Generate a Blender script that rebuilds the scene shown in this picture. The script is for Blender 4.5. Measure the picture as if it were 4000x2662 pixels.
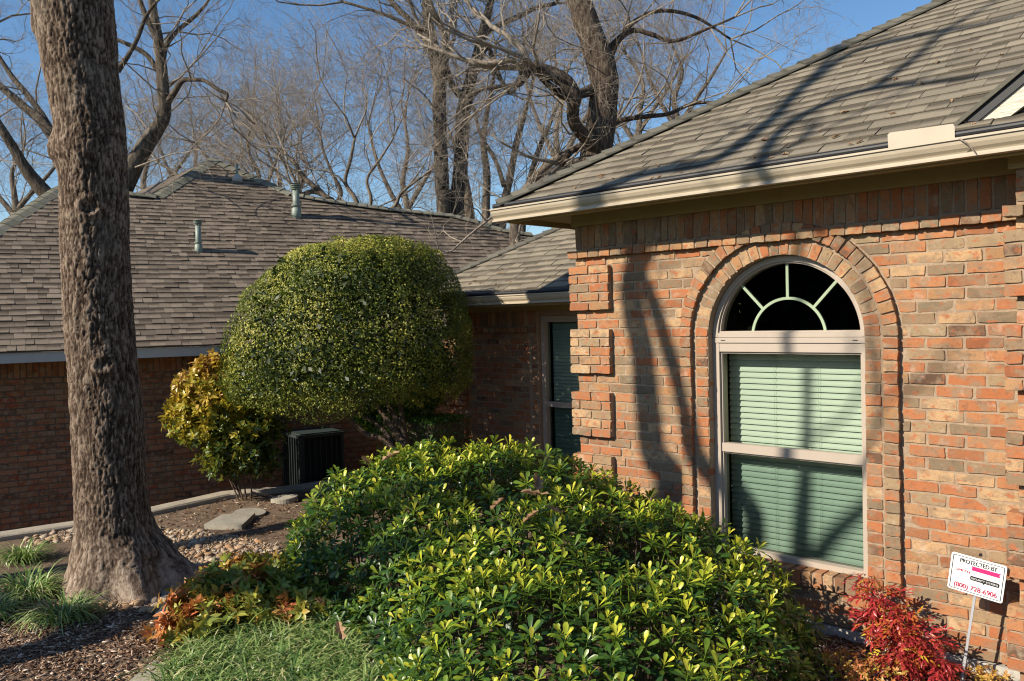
import bpy, bmesh, math, random
import numpy as np
from mathutils import Vector, Matrix
from math import sin, cos, pi, radians, sqrt, atan2

S = bpy.context.scene
for _o in list(bpy.data.objects):
    bpy.data.objects.remove(_o)
random.seed(7)
RNG = np.random.default_rng(11)

# ------------------------------------------------------------------ camera
FPX = 3247.2                      # focal length in photograph pixels (4000 wide)
_yaw, _pit, _rol = radians(43.5268), radians(-1.5), radians(-1.4295)
_F = np.array([-sin(_yaw) * cos(_pit), cos(_yaw) * cos(_pit), sin(_pit)])
_R0 = np.array([cos(_yaw), sin(_yaw), 0.0])
_U0 = np.cross(_R0, _F)
_R = _R0 * cos(_rol) + _U0 * sin(_rol)
_U = -_R0 * sin(_rol) + _U0 * cos(_rol)
EYE = np.array([0.0, 0.0, 1.95])
cam_d = bpy.data.cameras.new('camera')
cam_d.sensor_width = 36.0
cam_d.lens = FPX / 4000.0 * 36.0
cam_d.clip_end = 3000
cam_d.clip_start = 0.05
cam = bpy.data.objects.new('camera', cam_d)
S.collection.objects.link(cam)
cam.matrix_world = Matrix(((_R[0], _U[0], -_F[0], EYE[0]), (_R[1], _U[1], -_F[1], EYE[1]),
                           (_R[2], _U[2], -_F[2], EYE[2]), (0, 0, 0, 1)))
S.camera = cam

# ------------------------------------------------------------------ sky and sun
SUN = np.array([0.36, 1.0, -0.66]); SUN /= np.linalg.norm(SUN)   # the way the light travels
_el = math.asin(-SUN[2])
_az = atan2(-SUN[0], -SUN[1])
world = bpy.data.worlds.new('World'); S.world = world; world.use_nodes = True
_wn = world.node_tree.nodes; _wl = world.node_tree.links
_bg = _wn['Background']
_sky = _wn.new('ShaderNodeTexSky'); _sky.sky_type = 'NISHITA'; _sky.sun_disc = False
_sky.sun_elevation = _el; _sky.sun_rotation = _az; _sky.altitude = 200
_sky.air_density = 1.0; _sky.dust_density = 0.3; _sky.ozone_density = 2.6
_hs = _wn.new('ShaderNodeHueSaturation'); _hs.inputs['Saturation'].default_value = 1.15
_wl.new(_sky.outputs[0], _hs.inputs['Color']); _wl.new(_hs.outputs[0], _bg.inputs[0]); _bg.inputs[1].default_value = 0.093
sun_d = bpy.data.lights.new('sun', 'SUN'); sun_d.energy = 5.0; sun_d.angle = radians(0.5)
sun_d.color = (1.0, 0.905, 0.75)
sun = bpy.data.objects.new('sun', sun_d); S.collection.objects.link(sun)
sun.rotation_euler = Vector(SUN).to_track_quat('-Z', 'Y').to_euler()
S.view_settings.view_transform = 'Standard'
S.view_settings.look = 'None'
S.view_settings.gamma = 1.0
S.view_settings.use_curve_mapping = False
S.view_settings.exposure = 0.66
S.cycles.max_bounces = 6
S.cycles.transparent_max_bounces = 12
S.cycles.use_denoising = True
S.cycles.filter_width = 1.15

# ------------------------------------------------------------------ measuring helpers (surveying the place from the photograph)
def ray(u, v):
    return _F * FPX + _R * (u - 2000.0) - _U * (v - 1331.0)
def on_y(u, v, Y): d = ray(u, v); return EYE + d * (Y / d[1])
def on_z(u, v, Z): d = ray(u, v); return EYE + d * ((Z - EYE[2]) / d[2])
def at_depth(u, v, dep): return EYE + ray(u, v) * (dep / FPX)
VS = 1.698
def vd(x, y, dep): return at_depth(x * VS, y * VS, dep)

# ------------------------------------------------------------------ object helpers
COL = S.collection
def prop(o, label=None, cat=None, group=None, kind=None):
    if label: o['label'] = label
    if cat: o['category'] = cat
    if group: o['group'] = group
    if kind: o['kind'] = kind
    return o
def empty(name, loc=(0, 0, 0), parent=None):
    o = bpy.data.objects.new(name, None); o.location = loc; COL.objects.link(o)
    o.empty_display_size = 0.1
    if parent: o.parent = parent
    return o
def mesh_np(name, verts, faces, tone=None, uv=None, smooth=False):
    """verts (n,3), faces list of tuples or (m,k) array"""
    me = bpy.data.meshes.new(name)
    verts = np.asarray(verts, dtype=np.float32)
    if isinstance(faces, np.ndarray):
        m, k = faces.shape
        me.vertices.add(len(verts)); me.vertices.foreach_set('co', verts.ravel())
        me.loops.add(m * k); me.loops.foreach_set('vertex_index', faces.astype(np.int32).ravel())
        me.polygons.add(m)
        me.polygons.foreach_set('loop_start', (np.arange(m) * k).astype(np.int32))
        me.polygons.foreach_set('loop_total', np.full(m, k, dtype=np.int32))
        me.update(calc_edges=True)
    else:
        me.from_pydata([tuple(map(float, v)) for v in verts], [], [tuple(int(i) for i in f) for f in faces])
    if tone is not None:
        a = me.attributes.new('tone', 'FLOAT', 'POINT')
        a.data.foreach_set('value', np.asarray(tone, dtype=np.float32).ravel())
    if uv is not None:      # per-vertex uv
        l = me.uv_layers.new(name='UVMap')
        li = np.empty(len(me.loops), dtype=np.int32); me.loops.foreach_get('vertex_index', li)
        l.data.foreach_set('uv', np.asarray(uv, dtype=np.float32)[li].ravel())
    if smooth:
        me.polygons.foreach_set('use_smooth', np.ones(len(me.polygons), dtype=bool))
    me.validate()
    return me
def link(name, me, mat=None, parent=None, loc=None):
    o = bpy.data.objects.new(name, me)
    if mat is not None and not me.materials: me.materials.append(mat)
    COL.objects.link(o)
    if parent is not None: o.parent = parent
    if loc is not None: o.location = loc
    return o
class MB:
    """collects pieces into one mesh"""
    def __init__(s): s.v = []; s.f = []; s.t = []; s.u = []
    def add(s, v, f, tone=0.0, uv=None):
        n = len(s.v); s.v += [tuple(p) for p in v]; s.f += [tuple(i + n for i in q) for q in f]
        s.t += [tone] * len(v)
        s.u += (list(uv) if uv is not None else [(0, 0)] * len(v))
    def box(s, a, b, tone=0.0):
        x0, y0, z0 = a; x1, y1, z1 = b
        s.add([(x0, y0, z0), (x1, y0, z0), (x1, y1, z0), (x0, y1, z0), (x0, y0, z1), (x1, y0, z1), (x1, y1, z1), (x0, y1, z1)],
              BOXF, tone)
    def obox(s, c, ax, ay, az, tone=0.0):
        c = np.array(c, float); ax = np.array(ax, float); ay = np.array(ay, float); az = np.array(az, float)
        P = [c + i * ax + j * ay + k * az for k in (-1, 1) for (i, j) in ((-1, -1), (1, -1), (1, 1), (-1, 1))]
        s.add(P, BOXF, tone)
    def prism(s, poly, e, tone=0.0):
        """poly: list of 3d points, extruded by vector e"""
        n = len(poly); e = np.array(e, float)
        P = [np.array(p, float) for p in poly]; Q = [p + e for p in P]
        f = [tuple(range(n))[::-1], tuple(range(n, 2 * n))] + [(i, (i + 1) % n, n + (i + 1) % n, n + i) for i in range(n)]
        s.add(P + Q, f, tone)
    def tube(s, pts, rad, n=8, tone=0.0, cap=True):
        v, f = tube_arr(pts, rad, n, cap); s.add(v, f, tone)
    def build(s, name, mat, parent=None, smooth=False, uv=False):
        me = mesh_np(name, s.v, s.f, s.t, s.u if uv else None, smooth)
        return link(name, me, mat, parent)
BOXF = [(0, 3, 2, 1), (4, 5, 6, 7), (0, 1, 5, 4), (1, 2, 6, 5), (2, 3, 7, 6), (3, 0, 4, 7)]
def tube_arr(pts, rad, n=8, cap=True):
    P = np.asarray(pts, float); m = len(P)
    if np.isscalar(rad): rad = [rad] * m
    T = np.gradient(P, axis=0); T /= (np.linalg.norm(T, axis=1)[:, None] + 1e-9)
    ref = np.array([0, 0, 1.0]) if abs(T[0][2]) < .9 else np.array([1.0, 0, 0])
    V = []
    nrm = np.cross(T[0], ref); nrm /= np.linalg.norm(nrm)
    for i in range(m):
        nrm = nrm - T[i] * (nrm @ T[i]); nrm /= (np.linalg.norm(nrm) + 1e-9)
        b = np.cross(T[i], nrm)
        for k in range(n):
            a = 2 * pi * k / n
            V.append(P[i] + rad[i] * (cos(a) * nrm + sin(a) * b))
    Fc = []
    for i in range(m - 1):
        for k in range(n):
            k2 = (k + 1) % n
            Fc.append((i * n + k, i * n + k2, (i + 1) * n + k2, (i + 1) * n + k))
    if cap:
        Fc.append(tuple(range(n))[::-1]); Fc.append(tuple((m - 1) * n + k for k in range(n)))
    return V, Fc

# numpy value noise
_perm = RNG.random((32, 32, 32)).astype(np.float32)
def vnoise(p):
    p = np.asarray(p, float); i = np.floor(p).astype(int); f = p - i; f = f * f * (3 - 2 * f)
    i0 = i & 31; i1 = (i + 1) & 31
    def g(a, b, c): return _perm[a, b, c]
    x0, y0, z0 = i0.T; x1, y1, z1 = i1.T; fx, fy, fz = f.T
    c00 = g(x0, y0, z0) * (1 - fx) + g(x1, y0, z0) * fx; c10 = g(x0, y1, z0) * (1 - fx) + g(x1, y1, z0) * fx
    c01 = g(x0, y0, z1) * (1 - fx) + g(x1, y0, z1) * fx; c11 = g(x0, y1, z1) * (1 - fx) + g(x1, y1, z1) * fx
    return (c00 * (1 - fy) + c10 * fy) * (1 - fz) + (c01 * (1 - fy) + c11 * fy) * fz
def fbm(p, o=4):
    p = np.asarray(p, float); r = 0; a = .5
    for k in range(o): r = r + a * vnoise(p * 2 ** k + 7.3 * k); a *= .5
    return r

def scatter_join(variants, mats, tones=None):
    """variants: list of (verts, faces(np), tone); mats: list of (variant index, 4x4 np)."""
    V = []; Fc = []; T = []; n = 0
    for q, (k, M) in enumerate(mats):
        v, f, t = variants[k]
        w = v @ M[:3, :3].T + M[:3, 3]
        V.append(w); Fc.append(f + n); T.append(np.clip(t + (tones[q] if tones is not None else 0), 0, 1)); n += len(v)
    return np.concatenate(V), np.concatenate(Fc), np.concatenate(T)
def frame_mat(p, z, spin=0.0, s=1.0):
    z = np.asarray(z, float); z = z / np.linalg.norm(z)
    ref = np.array([1.0, 0, 0]) if abs(z[0]) < .8 else np.array([0, 1.0, 0])
    x = np.cross(ref, z); x /= np.linalg.norm(x); y = np.cross(z, x)
    X = cos(spin) * x + sin(spin) * y; Y = -sin(spin) * x + cos(spin) * y
    M = np.eye(4); M[:3, 0] = X * s; M[:3, 1] = Y * s; M[:3, 2] = z * s; M[:3, 3] = p
    return M

# ------------------------------------------------------------------ materials
class NT:
    def __init__(s, name):
        s.m = bpy.data.materials.new(name); s.m.use_nodes = True
        s.t = s.m.node_tree; s.n = s.t.nodes; s.l = s.t.links
        s.b = s.n['Principled BSDF']; s.out = s.n['Material Output']
    def new(s, t, **k):
        q = s.n.new(t)
        for a, b in k.items(): setattr(q, a, b)
        return q
    def lk(s, a, b): s.l.new(a, b)
    def pos(s): return s.new('ShaderNodeNewGeometry').outputs['Position']
    def mapping(s, vec, sc, rot=(0, 0, 0)):
        q = s.new('ShaderNodeMapping'); q.inputs['Scale'].default_value = sc; q.inputs['Rotation'].default_value = rot
        s.lk(vec, q.inputs['Vector']); return q.outputs[0]
    def noise(s, vec, scale, detail=3, rough=.6, out='Fac'):
        q = s.new('ShaderNodeTexNoise'); q.inputs['Scale'].default_value = scale; q.inputs['Detail'].default_value = detail
        q.inputs['Roughness'].default_value = rough; s.lk(vec, q.inputs['Vector']); return q.outputs[out]
    def ramp(s, fac, stops, interp='LINEAR'):
        q = s.new('ShaderNodeValToRGB'); cr = q.color_ramp; cr.interpolation = interp
        while len(cr.elements) < len(stops): cr.elements.new(0.5)
        while len(cr.elements) > len(stops): cr.elements.remove(cr.elements[-1])
        for e, (p, c) in zip(cr.elements, stops):
            e.position = p; e.color = (c[0], c[1], c[2], 1) if not np.isscalar(c) else (c, c, c, 1)
        s.lk(fac, q.inputs['Fac']); return q.outputs[0]
    def mix(s, fac, a, b, mode='MIX'):
        q = s.new('ShaderNodeMix', data_type='RGBA', blend_type=mode)
        if hasattr(fac, 'is_output') or not np.isscalar(fac): s.lk(fac, q.inputs[0])
        else: q.inputs[0].default_value = fac
        for v, i in ((a, 6), (b, 7)):
            if isinstance(v, tuple): q.inputs[i].default_value = (v[0], v[1], v[2], 1)
            else: s.lk(v, q.inputs[i])
        return q.outputs[2]
    def math(s, op, a, b=0.0, clamp=False):
        q = s.new('ShaderNodeMath', operation=op, use_clamp=clamp)
        for v, i in ((a, 0), (b, 1)):
            if np.isscalar(v): q.inputs[i].default_value = v
            else: s.lk(v, q.inputs[i])
        return q.outputs[0]
    def attr(s, name='tone'):
        return s.new('ShaderNodeAttribute', attribute_name=name).outputs['Fac']
    def objrand(s): return s.new('ShaderNodeObjectInfo').outputs['Random']
    def bump(s, h, strength, dist=.01):
        q = s.new('ShaderNodeBump'); q.inputs['Strength'].default_value = strength; q.inputs['Distance'].default_value = dist
        s.lk(h, q.inputs['Height']); s.lk(q.outputs[0], s.b.inputs['Normal']); return q
    def fin(s, col=None, rough=.8, spec=.3):
        if col is not None:
            if isinstance(col, tuple): s.b.inputs['Base Color'].default_value = (*col, 1)
            else: s.lk(col, s.b.inputs['Base Color'])
        if np.isscalar(rough): s.b.inputs['Roughness'].default_value = rough
        else: s.lk(rough, s.b.inputs['Roughness'])
        s.b.inputs['Specular IOR Level'].default_value = spec
        return s.m

def brick_mat(name, stops, wash=1.0):
    n = NT(name); p = n.pos()
    t = n.math('FRACT', n.math('ADD', n.attr(), n.objrand()))
    c = n.ramp(t, stops, 'CONSTANT')
    t2 = n.math('FRACT', n.math('MULTIPLY', t, 37.7))
    c = n.mix(n.math('MULTIPLY', t2, .25), c, (.48, .25, .12), 'MIX')
    flash = n.noise(n.mapping(p, (13, 13, 17)), 1.0, 3, .6)
    c = n.mix(n.ramp(flash, [(.46, 0.0), (.62, .8)]), c, (.27, .2, .13))
    fl2 = n.noise(n.mapping(p, (11, 11, 15)), 1.7, 2, .6)
    c = n.mix(n.ramp(fl2, [(.55, 0.0), (.68, .8)]), c, (.42, .12, .045))
    dk = n.noise(p, 34, 4, .7)
    c = n.mix(n.ramp(dk, [(.55, 0.0), (.74, .75)]), c, (.1, .06, .045))
    fine = n.noise(p, 260, 3, .7)
    c = n.mix(n.ramp(fine, [(.3, .55), (.7, 0.0)]), c, (.18, .1, .06), 'MIX')
    ws = n.noise(p, 9, 5, .7)
    c = n.mix(n.ramp(ws, [(.58, 0.0), (.8, .45 * wash)]), c, (.62, .55, .45))
    h = n.math('ADD', n.math('MULTIPLY', fine, .5), n.noise(p, 70, 4, .7))
    n.bump(h, .55, .006)
    return n.fin(c, .92, .15)
def U(*s): return s
MAT = {}
MAT['brick'] = brick_mat('fired_brick', [(0, (.42, .135, .05)), (.13, (.36, .20, .09)), (.22, (.19, .16, .105)), (.31, (.44, .18, .075)), (.43, (.27, .085, .035)),
                                   (.50, (.52, .35, .19)), (.60, (.16, .135, .09)), (.69, (.40, .125, .045)), (.78, (.08, .05, .036)), (.83, (.44, .25, .125)), (.91, (.32, .25, .15))])
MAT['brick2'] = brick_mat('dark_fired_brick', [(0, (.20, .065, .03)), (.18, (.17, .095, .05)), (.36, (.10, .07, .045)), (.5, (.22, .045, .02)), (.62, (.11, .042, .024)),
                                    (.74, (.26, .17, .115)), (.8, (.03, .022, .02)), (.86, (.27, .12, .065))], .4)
def mortar_mat():
    n = NT('mortar'); p = n.pos(); a = n.noise(p, 40, 5, .7)
    c = n.ramp(a, [(.3, (.24, .17, .115)), (.7, (.38, .285, .2))])
    n.bump(n.noise(p, 180, 4, .7), .6, .005)
    return n.fin(c, .95, .1)
MAT['mortar'] = mortar_mat()
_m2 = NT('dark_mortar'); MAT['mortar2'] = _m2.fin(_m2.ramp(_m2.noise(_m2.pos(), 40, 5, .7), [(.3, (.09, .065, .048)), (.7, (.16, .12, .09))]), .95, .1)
def conc_mat(name, a, b, sc=60, bump=.5):
    n = NT(name); p = n.pos(); f = n.noise(p, sc, 6, .75); g = n.noise(p, 4, 3, .6)
    c = n.ramp(f, [(.3, a), (.7, b)]); c = n.mix(n.ramp(g, [(.4, 0.0), (.75, .5)]), c, tuple(x * .55 for x in a))
    n.bump(f, bump, .01); return n.fin(c, .93, .15)
MAT['foundation'] = conc_mat('old_concrete', (.3, .28, .25), (.52, .49, .43), 30)
MAT['kerb'] = conc_mat('kerb_concrete', (.3, .26, .2), (.46, .4, .32), 50)
MAT['paver'] = conc_mat('aggregate_paver', (.18, .16, .13), (.62, .56, .45), 160, 1.0)
def shingle_mat(name, dark, light, mid):
    n = NT(name); p = n.pos()
    t = n.math('FRACT', n.math('ADD', n.attr(), n.objrand()))
    c = n.ramp(t, [(0, dark), (.22, mid), (.5, light), (.8, mid), (1.0, dark)])
    gran = n.noise(p, 420, 2, .8)
    c = n.mix(.35, c, n.ramp(gran, [(.35, tuple(x * .35 for x in mid)), (.5, mid), (.68, tuple(min(1, x * 1.9) for x in light))]))
    uv = n.new('ShaderNodeUVMap').outputs[0]
    sep = n.new('ShaderNodeSeparateXYZ'); n.lk(uv, sep.inputs[0])
    wob = n.noise(p, 6, 2, .5)
    k = n.math('ADD', n.math('ADD', sep.outputs[1], n.math('MULTIPLY', n.math('SUBTRACT', wob, .5), .7)), n.math('MULTIPLY', n.math('SUBTRACT', n.math('FRACT', n.math('MULTIPLY', t, 17.3)), .5), .5))
    c = n.mix(n.ramp(k, [(.42, 0.0), (.85, .8)]), c, tuple(x * .38 for x in dark))
    big = n.noise(p, 1.3, 3, .6)
    c = n.mix(n.ramp(big, [(.45, 0.0), (.8, .25)]), c, tuple(x * .5 for x in mid))
    n.bump(gran, .5, .004)
    return n.fin(c, .95, .12)
MAT['shingle'] = shingle_mat('grey_shingle', (.135, .115, .088), (.265, .225, .168), (.20, .172, .13))
MAT['shingle2'] = shingle_mat('brown_shingle', (.11, .086, .066), (.27, .215, .165), (.185, .147, .113))
MAT['cap'] = shingle_mat('cap_shingle', (.085, .08, .066), (.16, .148, .118), (.12, .112, .09))
MAT['cap2'] = shingle_mat('pale_cap_shingle', (.15, .14, .11), (.25, .235, .18), (.2, .19, .145))
def paint(name, col, rough=.5, spec=.4, vary=.12, sc=8):
    n = NT(name); p = n.pos(); f = n.noise(p, sc, 4, .6)
    c = n.mix(n.ramp(f, [(.4, 0.0), (.8, 1.0)]), col, tuple(x * (1 - vary) for x in col))
    g = n.noise(p, 90, 3, .7)
    c = n.mix(n.ramp(g, [(.66, 0.0), (.8, .35)]), c, tuple(x * .5 for x in col))
    return n.fin(c, rough, spec)
MAT['gutter'] = paint('beige_gutter_paint', (.40, .335, .245), .38, .5)
MAT['soffit'] = paint('olive_soffit_paint', (.33, .26, .13), .7, .3)
MAT['frame'] = paint('window_frame_paint', (.39, .325, .265), .42, .4, .06)
MAT['black_guard'] = paint('black_plastic', (.012, .012, .014), .55, .4)
MAT['muntin'] = paint('pale_green_muntin', (.30, .38, .25), .5)
MAT['slat'] = paint('white_blind', (.52, .52, .48), .45, .4, .03)
MAT['cord'] = paint('blind_cord', (.4, .45, .4), .8)
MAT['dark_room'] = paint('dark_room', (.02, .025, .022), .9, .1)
MAT['fascia_grey'] = paint('grey_fascia_paint', (.42, .42, .40), .55)
MAT['pipe'] = paint('grey_green_pipe', (.22, .26, .22), .5, .4, .2)
MAT['ac'] = paint('ac_metal', (.028, .04, .038), .55, .4)
MAT['ac_dark'] = paint('ac_fin', (.006, .008, .008), .7)
MAT['post'] = paint('metal_post', (.36, .36, .38), .35, .6)
MAT['sign_white'] = paint('sign_white', (.80, .80, .78), .4, .4, .04)
MAT['sign_black'] = paint('sign_black', (.012, .012, .014), .5)
MAT['sign_red'] = paint('sign_crimson', (.45, .015, .07), .5)
MAT['sign_pink'] = paint('sign_pink', (.85, .02, .14), .5)
MAT['sign_grey'] = paint('sign_grey', (.62, .63, .66), .5)
def cedar():
    n = NT('weathered_white_board'); p = n.pos()
    f = n.noise(n.mapping(p, (6, 6, 90), (0, radians(-30), 0)), 1.5, 4, .7)
    c = n.ramp(f, [(.3, (.40, .36, .28)), (.55, (.66, .61, .5))]); n.bump(f, .9, .01); return n.fin(c, .75, .2)
MAT['board'] = cedar()
def bark_mat(name, dark, mid, light, sc=1.0, lich=.4, bump=1.0):
    n = NT(name); p = n.pos()
    v = n.mapping(p, (28 * sc, 28 * sc, 5.5 * sc))
    a = n.noise(v, 1.0, 6, .75)
    c = n.ramp(a, [(.32, dark), (.5, mid), (.68, light)])
    l = n.noise(p, 3.2, 4, .7)
    c = n.mix(n.ramp(l, [(.55, 0.0), (.7, lich)]), c, tuple(min(1, x * 1.5) for x in light))
    f = n.noise(p, 120, 3, .7); c = n.mix(n.ramp(f, [(.3, .45), (.6, 0.0)]), c, dark)
    n.bump(a, bump, .03); return n.fin(c, .95, .12)
MAT['bark'] = bark_mat('fissured_bark', (.025, .018, .013), (.085, .062, .046), (.24, .19, .145), 1.1, .3)
MAT['bark_far'] = bark_mat('grey_bark', (.035, .027, .02), (.095, .076, .058), (.22, .185, .145), .7, .35, .9)
MAT['bark_pale'] = bark_mat('pale_bark', (.06, .048, .036), (.155, .125, .095), (.30, .25, .195), .5, .25, .6)
MAT['twig'] = bark_mat('twig_bark', (.13, .108, .086), (.27, .225, .18), (.44, .375, .30), .4, .1, .2)
MAT['stem'] = bark_mat('brown_stem', (.05, .035, .025), (.14, .10, .07), (.26, .2, .14), 2.0, .3)
def leaf_mat(name, stops, rough=.35, spec=.5, transl=.3, tcol=(.35, .5, .05)):
    n = NT(name); t = n.attr(); p = n.pos()
    c = n.ramp(t, stops)
    f = n.noise(p, 30, 3, .6); c = n.mix(n.ramp(f, [(.35, .35), (.6, 0.0)]), c, tuple(x * .5 for x in stops[0][1]))
    n.fin(c, rough, spec)
    if transl > 0:
        tr = n.new('ShaderNodeBsdfTranslucent'); n.lk(n.mix(.5, c, tcol), tr.inputs[0])
        mx = n.new('ShaderNodeMixShader'); mx.inputs[0].default_value = transl
        n.lk(n.b.outputs[0], mx.inputs[1]); n.lk(tr.outputs[0], mx.inputs[2]); n.lk(mx.outputs[0], n.out.inputs[0])
    return n.m
MAT['leaf_pitto'] = leaf_mat('glossy_whorled_leaf', [(0, (.012, .035, .01)), (.38, (.04, .10, .015)), (.6, (.17, .26, .02)), (.8, (.42, .45, .03)), (1.0, (.56, .50, .05))], .36, .42, .2)
MAT['leaf_top'] = leaf_mat('small_topiary_leaf', [(0, (.02, .035, .01)), (.3, (.085, .115, .015)), (.6, (.27, .28, .035)), (1.0, (.58, .50, .11))], .5, .3, .14)
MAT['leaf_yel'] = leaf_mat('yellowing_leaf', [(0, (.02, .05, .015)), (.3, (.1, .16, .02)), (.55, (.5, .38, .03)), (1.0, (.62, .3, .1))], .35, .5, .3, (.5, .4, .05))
MAT['leaf_green'] = leaf_mat('bright_green_leaf', [(0, (.012, .04, .012)), (.5, (.04, .12, .02)), (1.0, (.16, .28, .04))], .3, .5, .3)
MAT['leaf_red'] = leaf_mat('red_nandina_leaf', [(0, (.10, .012, .012)), (.35, (.36, .03, .04)), (.65, (.52, .055, .05)), (.84, (.58, .2, .04)), (1.0, (.65, .5, .05))], .35, .5, .3, (.6, .08, .03))
MAT['leaf_cover'] = leaf_mat('ground_cover_leaf', [(0, (.06, .10, .02)), (.3, (.24, .30, .04)), (.5, (.42, .36, .06)), (.72, (.55, .24, .07)), (1.0, (.55, .13, .06))], .4, .4, .25, (.5, .3, .05))
MAT['blade'] = leaf_mat('grass_blade', [(0, (.03, .08, .025)), (.4, (.11, .21, .045)), (.7, (.34, .44, .13)), (1.0, (.70, .64, .34))], .35, .5, .2)
MAT['dry_leaf'] = leaf_mat('dry_oak_leaf', [(0, (.2, .1, .05)), (1.0, (.42, .28, .17))], .7, .2, .15, (.4, .2, .08))
def chip_mat():
    n = NT('wood_chip'); t = n.attr(); c = n.ramp(t, [(0, (.06, .033, .022)), (.4, (.19, .11, .068)), (.75, (.36, .24, .16)), (1.0, (.66, .55, .44))]); return n.fin(c, .9, .1)
MAT['chip'] = chip_mat()
def stone_mat():
    n = NT('river_stone'); p = n.pos(); t = n.math('FRACT', n.math('ADD', n.attr(), n.objrand()))
    c = n.ramp(t, [(0, (.36, .2, .09)), (.2, (.4, .34, .27)), (.4, (.48, .3, .15)), (.6, (.28, .24, .2)), (.8, (.55, .48, .38)), (1.0, (.42, .22, .1))])
    f = n.noise(p, 25, 4, .7); c = n.mix(n.ramp(f, [(.4, .5), (.65, 0.0)]), c, (.16, .1, .06)); n.bump(f, .4, .01)
    return n.fin(c, .75, .25)
MAT['stone'] = stone_mat()
def ground_mat():
    n = NT('bare_soil'); p = n.pos(); a = n.noise(p, 14, 6, .75); b = n.noise(p, 1.1, 4, .6); f = n.noise(p, 110, 4, .8)
    c = n.ramp(a, [(.3, (.12, .082, .056)), (.6, (.25, .178, .125)), (.8, (.35, .265, .19))])
    c = n.mix(n.ramp(f, [(.55, 0.0), (.75, .7)]), c, (.3, .24, .18))
    c = n.mix(n.ramp(b, [(.5, 0.0), (.7, .5)]), c, (.12, .085, .062))
    sp = n.new('ShaderNodeSeparateXYZ'); n.lk(p, sp.inputs[0])
    dim_lawn = n.math('GREATER_THAN', n.math('ADD', n.math('MULTIPLY', sp.outputs[1], -1.0), n.math('MULTIPLY', b, .6)), -.6)
    c = n.mix(dim_lawn, c, n.mix(a, (.05, .055, .02), (.11, .095, .05)))  # lawn darkened out of view, added to cut light bounced onto the walls
    n.bump(n.math('ADD', a, f), .8, .03); return n.fin(c, .97, .08)
MAT['ground'] = ground_mat()
def glass_mat(name, tint, refl=1.0):
    m = bpy.data.materials.new(name); m.use_nodes = True; t = m.node_tree; t.nodes.clear()
    o = t.nodes.new('ShaderNodeOutputMaterial'); tr = t.nodes.new('ShaderNodeBsdfTransparent'); tr.inputs[0].default_value = (*tint, 1)
    g = t.nodes.new('ShaderNodeBsdfGlossy'); g.inputs['Roughness'].default_value = .01; g.inputs[0].default_value = (.95 * refl, .95 * refl, .95 * refl, 1)
    fr = t.nodes.new('ShaderNodeFresnel'); fr.inputs[0].default_value = 1.5
    mx = t.nodes.new('ShaderNodeMixShader')
    t.links.new(fr.outputs[0], mx.inputs[0]); t.links.new(tr.outputs[0], mx.inputs[1]); t.links.new(g.outputs[0], mx.inputs[2]); t.links.new(mx.outputs[0], o.inputs[0])
    return m
MAT['glass'] = glass_mat('tinted_window_glass', (.68, .77, .70))
MAT['glass_screen'] = glass_mat('screened_window_glass', (.47, .575, .52), .6)

# ------------------------------------------------------------------ the main house: frame of reference
D = 5.131            # the brick face stands in the plane Y = D
HC = 0.070           # brick course
def zrow(k): return 2.352 - HC * k
XC, ZS = -2.46, 1.787   # centre of the arched window, spring line

_br_variants = []
def brick_shape(q, depth, seed, jit=.0032, bev=.003, tone=0.0):
    """q: four front corners (x,z) counter-clockwise from lower left, front at y=0, body goes to +depth."""
    r = random.Random(seed)
    (x0, z0), (x1, z1), (x2, z2), (x3, z3) = q
    def L(a, b, t): return (a[0] + (b[0] - a[0]) * t, a[1] + (b[1] - a[1]) * t)
    c = bev * 1.1
    w = max(.01, math.hypot(x1 - x0, z1 - z0)); t = min(.3, c / w)
    out = [L(q[0], q[1], t * r.uniform(.3, 1.6)), L(q[0], q[1], .33 + r.uniform(-.1, .1)), L(q[0], q[1], .7 + r.uniform(-.1, .1)), L(q[1], q[0], t * r.uniform(.3, 1.6)),
           L(q[1], q[2], .12), L(q[2], q[1], .12), L(q[2], q[3], t * r.uniform(.3, 1.6)), L(q[2], q[3], .5 + r.uniform(-.2, .2)), L(q[3], q[2], t * r.uniform(.3, 1.6)), L(q[3], q[0], .12), L(q[0], q[3], .12)]
    out = [(x + r.uniform(-jit, jit), z + r.uniform(-jit, jit)) for x, z in out]
    cx = sum(p[0] for p in out) / len(out); cz = sum(p[1] for p in out) / len(out)
    n = len(out); tl = r.uniform(-.0025, .0025); tl2 = r.uniform(-.0015, .0015)
    V = []; hw = max(.02, w / 2)
    for (x, z) in out:
        dx, dz = cx - x, cz - z; d = math.hypot(dx, dz) + 1e-6
        xi, zi = x + dx / d * bev, z + dz / d * bev
        V.append((xi, tl * (xi - cx) / hw + tl2 * (zi - cz) / .03, zi))
    for (x, z) in out: V.append((x, bev * .9, z))
    for (x, z) in out: V.append((x, depth, z))
    Fc = [tuple(range(n))]
    for a in (0, n):
        for i in range(n):
            j = (i + 1) % n; Fc.append((a + i, a + n + i, a + n + j, a + j))
    return V, Fc
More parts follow.
